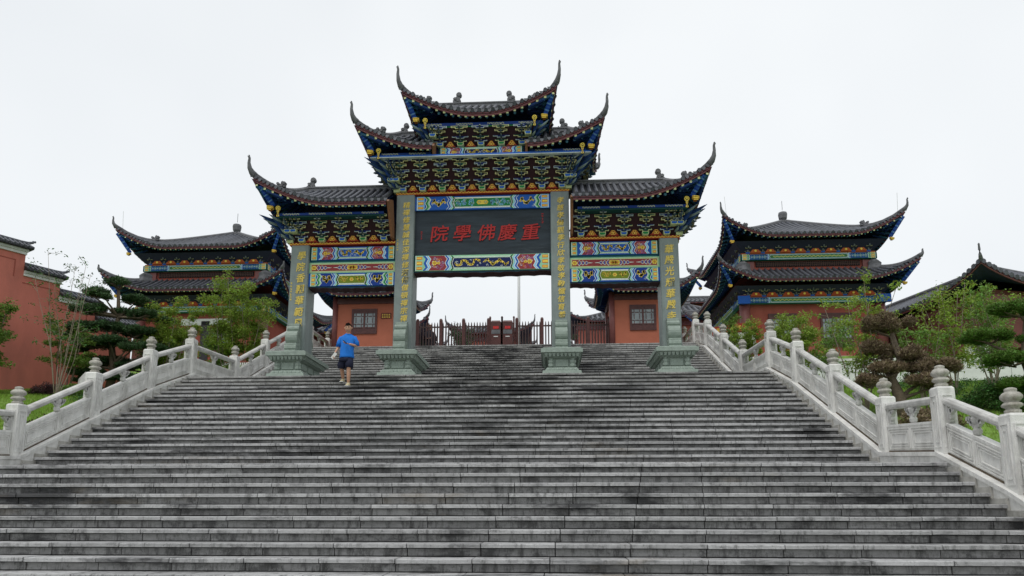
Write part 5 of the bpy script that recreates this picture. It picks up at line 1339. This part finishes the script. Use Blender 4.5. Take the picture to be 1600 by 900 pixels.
shrub_tree('plaza_tree', (2.75, 33.5, Z3), 'small dark twiggy tree behind the fence beside the right inner pillar', 'tree', 7, 2.1, .45, 'leaf_dark', .09, 50, 'bark', .2, .03, 6, .3)
# ground cover strips inside the balustrades
def cover(name, pts, n, m, label_kind):
    cl = []
    for i in range(int(n/60)):
        x0, x1, y0, y1 = pts; x, y = random.uniform(x0, x1), random.uniform(y0, y1); cl.append((x, y, G0(x, y)+.10, .16, .16, .12, 60))
    V, F = leaf_cloud(cl, .05, .5, -.4); bulk(name, V, F, M[m], kind='stuff')
cover('purple_ground_cover', (-9.2, -8.4, 12.6, 17.5), 16000, 'leaf_purple', 0)
cover('green_ground_cover', (-10.8, -8.4, 18.2, 22), 12000, 'leaf_hedge', 0)
cover('green_ground_cover', (8.5, 10.5, 20.5, 25.5), 12000, 'leaf_hedge', 0)
cover('green_ground_cover', (11.5, 16.5, 16.5, 22.5), 12000, 'leaf_hedge', 0)
# distant tree mass beyond the left wall gap and right of the plaza

# ================================================================== people
def skin_mesh(name, verts, edges, radii, m, parent, sub=2, root=0):
    me = bpy.data.meshes.new(name); me.from_pydata(verts, edges, [])
    o = bpy.data.objects.new('tmp', me); COL.objects.link(o)
    sk = o.modifiers.new('s', 'SKIN'); ss = o.modifiers.new('d', 'SUBSURF'); ss.levels = sub; ss.render_levels = sub
    if not me.skin_vertices: me.skin_vertices.new() if hasattr(me.skin_vertices, 'new') else None
    bm = bmesh.new(); bm.from_mesh(me); lay = bm.verts.layers.skin.verify(); bm.verts.ensure_lookup_table()
    for i, v in enumerate(bm.verts):
        r_ = radii[i]; v[lay].radius = r_ if isinstance(r_, tuple) else (r_, r_); v[lay].use_root = (i == root)
    bm.to_mesh(me); bm.free()
    dg = bpy.context.evaluated_depsgraph_get(); dg.update()
    m2 = bpy.data.meshes.new_from_object(o.evaluated_get(dg)); bpy.data.objects.remove(o)
    m2.name = name; m2.materials.clear(); m2.materials.append(m); m2.polygons.foreach_set('use_smooth', [True]*len(m2.polygons))
    return link(name, m2, parent)
def loft(rings, seg=20):
    """rings: (cx,cy,cz,rx,ry[,tiltx])"""
    b = MB(); vs = []
    for r_ in rings:
        cx, cy, cz, rx, ry = r_[:5]
        for i in range(seg):
            a = 2*math.pi*i/seg; c, s_ = math.cos(a), math.sin(a)
            vs.append((cx+rx*math.copysign(abs(c)**.85, c), cy+ry*math.copysign(abs(s_)**.85, s_), cz+(r_[5]*c if len(r_) > 5 else 0)))
    m = len(rings)
    b.add(vs, [(j*seg+i, j*seg+(i+1) % seg, (j+1)*seg+(i+1) % seg, (j+1)*seg+i) for j in range(m-1) for i in range(seg)]+[tuple(range(seg-1, -1, -1)), tuple((m-1)*seg+i for i in range(seg))])
    return b
def head(parent, c, tilt, skin, hairm):
    """head with face, ears and short hair; c = centre"""
    e = bmesh.new(); bmesh.ops.create_uvsphere(e, u_segments=24, v_segments=18, radius=1.0)
    for v in e.verts:
        x, y, z = v.co
        w = .076*(1-.18*max(0, -z)**1.5); d = .096*(1-.10*max(0, -z)); h = .118
        X, Y, Z = x*w, y*d, z*h
        if y < 0:
            f = max(0, 1-abs(x)*1.1)
            Y -= .016*math.exp(-((Z+.012)**2)/.0004-(X**2)/.00016)         # nose
            Y += .008*math.exp(-((Z-.018)**2)/.00025-((abs(X)-.030)**2)/.0003)   # eye sockets
            Y -= .004*math.exp(-((Z+.050)**2)/.0001-(X**2)/.0007)           # lips
            Y -= .006*math.exp(-((Z+.092)**2)/.0005-(X**2)/.0006)           # chin
        v.co = (X, Y, Z)
    me = bpy.data.meshes.new('head'); e.to_mesh(me); e.free(); me.materials.append(skin); me.polygons.foreach_set('use_smooth', [True]*len(me.polygons))
    h = link('head', me, parent, c); h.rotation_euler = tilt; h.scale = (1.1, 1.1, 1.1)
    for s_ in (-1, 1):
        b = MB(); b.tube([(s_*.074, .0, -.02), (s_*.084, .005, .0), (s_*.082, .012, .022)], [.010, .016, .010], 6); b.build('ear', skin, h, smooth=True)
        b = MB(); b.tube([(s_*.018, -.088, .018), (s_*.030, -.090, .021), (s_*.042, -.083, .018)], [.003, .006, .003], 5); b.build('eye', M['hair'], h)
        b = MB(); b.tube([(s_*.014, -.094, .040), (s_*.034, -.092, .046), (s_*.052, -.078, .040)], .0045, 4); b.build('eyebrow', M['hair'], h)
    b = MB(); b.tube([(-.022, -.094, -.052), (0, -.099, -.050), (.022, -.094, -.052)], .0045, 5); b.build('mouth', M['lip'], h)
    e = bmesh.new(); bmesh.ops.create_uvsphere(e, u_segments=28, v_segments=20, radius=1.0)
    dele = [v for v in e.verts if (v.co.z < .36 and v.co.y < -.38) or v.co.z < -.35 or (v.co.z < .05 and v.co.y < .1)]
    bmesh.ops.delete(e, geom=dele, context='VERTS')
    for v in e.verts:
        n_ = noise.noise(v.co*5)*.012; v.co = (v.co.x*(.080+n_), v.co.y*(.101+n_)+.004, v.co.z*(.126+n_)+.004)
    me = bpy.data.meshes.new('hair'); e.to_mesh(me); e.free(); me.materials.append(hairm); me.polygons.foreach_set('use_smooth', [True]*len(me.polygons))
    hr = link('hair', me, h); so_ = hr.modifiers.new('t', 'SOLIDIFY'); so_.thickness = .012; so_.offset = -1
    return h
M['lip'] = mat('lip', (.33, .12, .09), .5, 0)
def hand(parent, wrist, direc, normal, curl, m, thumb=1, spread=.12, s=1.0):
    """palm and five fingers grown as one skinned mesh"""
    w = Vector(wrist); d = Vector(direc).normalized(); n_ = Vector(normal).normalized(); side = d.cross(n_).normalized()
    V = [tuple(w), tuple(w+d*.045*s), tuple(w+d*.085*s)]; Ed = [(0, 1), (1, 2)]; Rr = [(.026*s, .018*s), (.036*s, .016*s), (.036*s, .014*s)]
    for k, (o_, L_) in enumerate(((-.030, .066), (-.010, .076), (.011, .072), (.030, .056))):
        i0 = 2; base = w+d*.088*s+side*o_*s; a = spread*(o_/.03); dd = (d+side*a).normalized(); last = i0; p = base
        V.append(tuple(p)); Ed.append((last, len(V)-1)); Rr.append(.0095*s); last = len(V)-1
        for j in range(3):
            ang = curl*(j+1)*.5; q = (dd*math.cos(ang)+n_*math.sin(ang)); p = p+q*(L_*s/3*(1.15-.15*j)); V.append(tuple(p)); Ed.append((last, len(V)-1)); Rr.append((.009-.001*j)*s); last = len(V)-1
    p = w+d*.035*s-side*thumb*.034*s; V.append(tuple(p)); Ed.append((1, len(V)-1)); Rr.append(.013*s); last = len(V)-1
    for j in range(2):
        q = (d*.8-side*thumb*.6+n_*.35*(j+.5)).normalized(); p = p+q*.030*s; V.append(tuple(p)); Ed.append((last, len(V)-1)); Rr.append(.010*s-.001*j); last = len(V)-1
    return skin_mesh('hand', V, Ed, Rr, m, parent, 1)
def walker():
    e = empty('person', (-3.20, 17.78, 4.65), 0, 'man in blue t-shirt and navy shorts walking down the stairs looking at his phone', 'person')
    # continuous body: pelvis root, torso, legs, arms
    V = [(0, 0, .88), (.02, -.01, 1.10), (.03, -.01, 1.30), (.035, -.03, 1.40), (.035, -.045, 1.46),
         (-.09, .02, .82), (-.115, .05, .50), (-.13, .25, .25),           # leg on the upper step (viewer left)
         (.10, -.01, .82), (.10, -.07, .47), (.085, .0, .09),             # leg on the lower step
         (-.145, 0, 1.285), (-.215, .03, 1.06), (-.275, -.09, .86),        # viewer-left arm
         (.205, 0, 1.285), (.265, .0, 1.07), (.13, -.22, 1.08),            # viewer-right arm, forearm across to the phone
         (-.125, .13, .40), (.098, -.045, .30)]
    Ed = [(0, 1), (1, 2), (2, 3), (3, 4), (0, 5), (5, 6), (6, 17), (17, 7), (0, 8), (8, 9), (9, 18), (18, 10), (2, 11), (11, 12), (12, 13), (2, 14), (14, 15), (15, 16)]
    Rr = [.095, .085, .075, .050, .048, .085, .055, .037, .085, .055, .036, .052, .040, .026, .052, .040, .027, .054, .054]
    skin_mesh('body', V, Ed, Rr, M['skin'], e, 2, 0)
    head(e, (.045, -.065, 1.535), (R(-26) if False else R(16), 0, R(4)), M['skin'], M['hair'])
    # t-shirt: torso and sleeves
    b = loft([(.015, 0, .755, .185, .135), (.02, 0, .80, .188, .138), (.02, 0, .95, .178, .128), (.025, 0, 1.12, .182, .125), (.03, 0, 1.24, .192, .120), (.033, 0, 1.31, .185, .105), (.035, -.005, 1.355, .135, .085), (.036, -.015, 1.385, .075, .068), (.036, -.02, 1.395, .062, .060)], 24)
    for i, v in enumerate(b.v): 
        w = .007*math.sin(v[0]*38+v[2]*17)+.006*math.sin(v[2]*42+v[0]*12); b.v[i] = (v[0]+w*.6, v[1]+w, v[2])
    ts = b.build('t_shirt', M['shirt'], e, smooth=True)
    for pts, rr in (([(-.08, 0, 1.30), (-.15, .005, 1.275), (-.20, .02, 1.18), (-.225, .025, 1.06)], [.055, .066, .066, .070]), ([(.14, 0, 1.30), (.21, .0, 1.275), (.255, .0, 1.18), (.272, -.005, 1.08)], [.055, .066, .066, .070])):
        sl = MB(); sl.tube(pts, rr, 12); sl.build('sleeve', M['shirt'], ts, smooth=True)
    nk = MB(); nk.tube([(.036+.066*math.cos(a), -.02+.064*math.sin(a), 1.388-.012*math.sin(-a)) for a in [i*math.pi/8 for i in range(17)]], .010, 5, cap=False); nk.build('collar', M['shirt'], ts, smooth=True)
    cr2 = MB(); cr2.ribbon([(.05, .80), (.052, 1.0), (.048, 1.2)], .004, -.134, None); 
    # shorts
    sh = loft([(.01, 0, .80, .165, .12), (.005, 0, .72, .175, .13), (.0, .0, .66, .18, .135)], 20).build('shorts', M['shorts'], e, smooth=True)
    for x, y0, x1, y1 in ((-.088, .01, -.115, .05), (.098, -.01, .108, -.06)):
        l = MB(); l.tube([(x, y0, .74), ((x+x1)/2, (y0+y1)/2, .62), (x1, y1, .485)], [.095, .102, .105], 14); l.build('trouser_leg', M['shorts'], sh, smooth=True)
    bg = MB(); bg.tube([(-.165, .06, .50), (-.18, .06, .58), (-.17, .05, .67)], [.05, .065, .05], 6, sz=1); bg.build('pocket_pouch', M['shorts'], sh, smooth=True)
    # shoes
    for (x, y, z) in ((-.135, .225, .15), (.085, -.03, .0)):
        s_ = loft([(x, y+.005, z, .046, .125), (x, y, z+.02, .050, .130), (x, y+.01, z+.05, .047, .115), (x, y+.045, z+.085, .038, .07), (x, y+.055, z+.12, .034, .045)], 16).build('shoe', M['shoe'], e, smooth=True)
        MB().box(x-.047, x+.047, y-.125, y+.125, z-.0, z+.018).build('sole', M['white'], s_)
    hand(e, (-.277, -.093, .855), (-.15, -.35, -1), (.9, -.3, 0), .55, M['skin'], 1)
    hand(e, (.125, -.225, 1.082), (-1, -.25, .15), (0, .0, 1), .45, M['skin'], -1)
    ph = MB(); ph.box(-.038, .038, -.078, .078, -.005, .005); o = ph.build('phone', M['phone'], None, loc=(-3.20+.035, 17.78-.27, 4.65+1.125)); o.rotation_euler = (R(38), R(8), R(60))
    tag(o, 'black phone held in the hand of the man in the blue t-shirt', 'phone')
    pp = MB(); pp.box(-.038, .038, -.004, .004, -.09, .09); o = pp.build('paper', M['paper'], None, loc=(-3.20-.275, 17.78-.155, 4.65+.79)); o.rotation_euler = (R(15), R(38), R(10))
    tag(o, 'folded white paper held low by the man in the blue t-shirt', 'paper')
walker()
def robed(x, y, z):
    e = empty('person', (x, y, z), R(15), 'person in a long dark robe and tan hat standing behind the fence', 'person')
    V = [(0, 0, .9), (0, 0, 1.15), (0, 0, 1.36), (0, -.01, 1.45), (0, -.01, 1.5), (-.09, 0, .82), (-.10, 0, .45), (-.10, 0, .08), (.09, 0, .82), (.10, 0, .45), (.10, 0, .08), (-.19, 0, 1.36), (-.23, .02, 1.1), (-.12, -.18, 1.05), (.19, 0, 1.36), (.24, 0, 1.1), (.22, -.08, .86)]
    Ed = [(0, 1), (1, 2), (2, 3), (3, 4), (0, 5), (5, 6), (6, 7), (0, 8), (8, 9), (9, 10), (2, 11), (11, 12), (12, 13), (2, 14), (14, 15), (15, 16)]
    skin_mesh('body', V, Ed, [(.13, .1), .12, .12, .05, .05, .08, .05, .035, .08, .05, .035, .05, .038, .026, .05, .038, .026], M['skin'], e, 1, 0)
    head(e, (0, -.02, 1.585), (R(10), 0, 0), M['skin'], M['hair'])
    b = loft([(0, 0, .03, .24, .20), (0, 0, .4, .22, .18), (0, 0, .8, .20, .15), (0, 0, 1.1, .20, .14), (0, 0, 1.3, .215, .13), (0, 0, 1.41, .15, .09), (0, 0, 1.46, .07, .07)], 20)
    for i, v in enumerate(b.v): w = .02*math.sin(v[0]*40+v[1]*20)*(1.4-v[2]); b.v[i] = (v[0], v[1]+w, v[2])
    rb_ = b.build('robe', M['robe'], e, smooth=True)
    for pts in ([(-.17, 0, 1.37), (-.24, .01, 1.15), (-.20, -.07, 1.05), (-.13, -.16, 1.05)], [(.17, 0, 1.37), (.25, 0, 1.15), (.25, -.03, 1.0), (.225, -.07, .90)]):
        sl = MB(); sl.tube(pts, [.075, .07, .075, .08], 10); sl.build('sleeve', M['robe'], rb_, smooth=True)
    b = MB(); b.lathe(0, -.01, [(.0, 1.73), (.07, 1.725), (.095, 1.68), (.098, 1.63), (.13, 1.615), (.135, 1.605), (.09, 1.60)], 16); b.build('hat', M['hatm'], e, smooth=True)
    hand(e, (-.12, -.18, 1.05), (.8, -.3, 0), (0, 0, 1), .5, M['skin']); hand(e, (.22, -.08, .86), (0, -.1, -1), (-1, 0, 0), .5, M['skin'])
    for sx in (-.1, .1): loft([(sx, -.04, 0, .045, .12), (sx, -.04, .03, .048, .12), (sx, 0, .08, .04, .07)], 12).build('shoe', M['robe'], e, smooth=True)
robed(-3.33, 30.9, Z3)
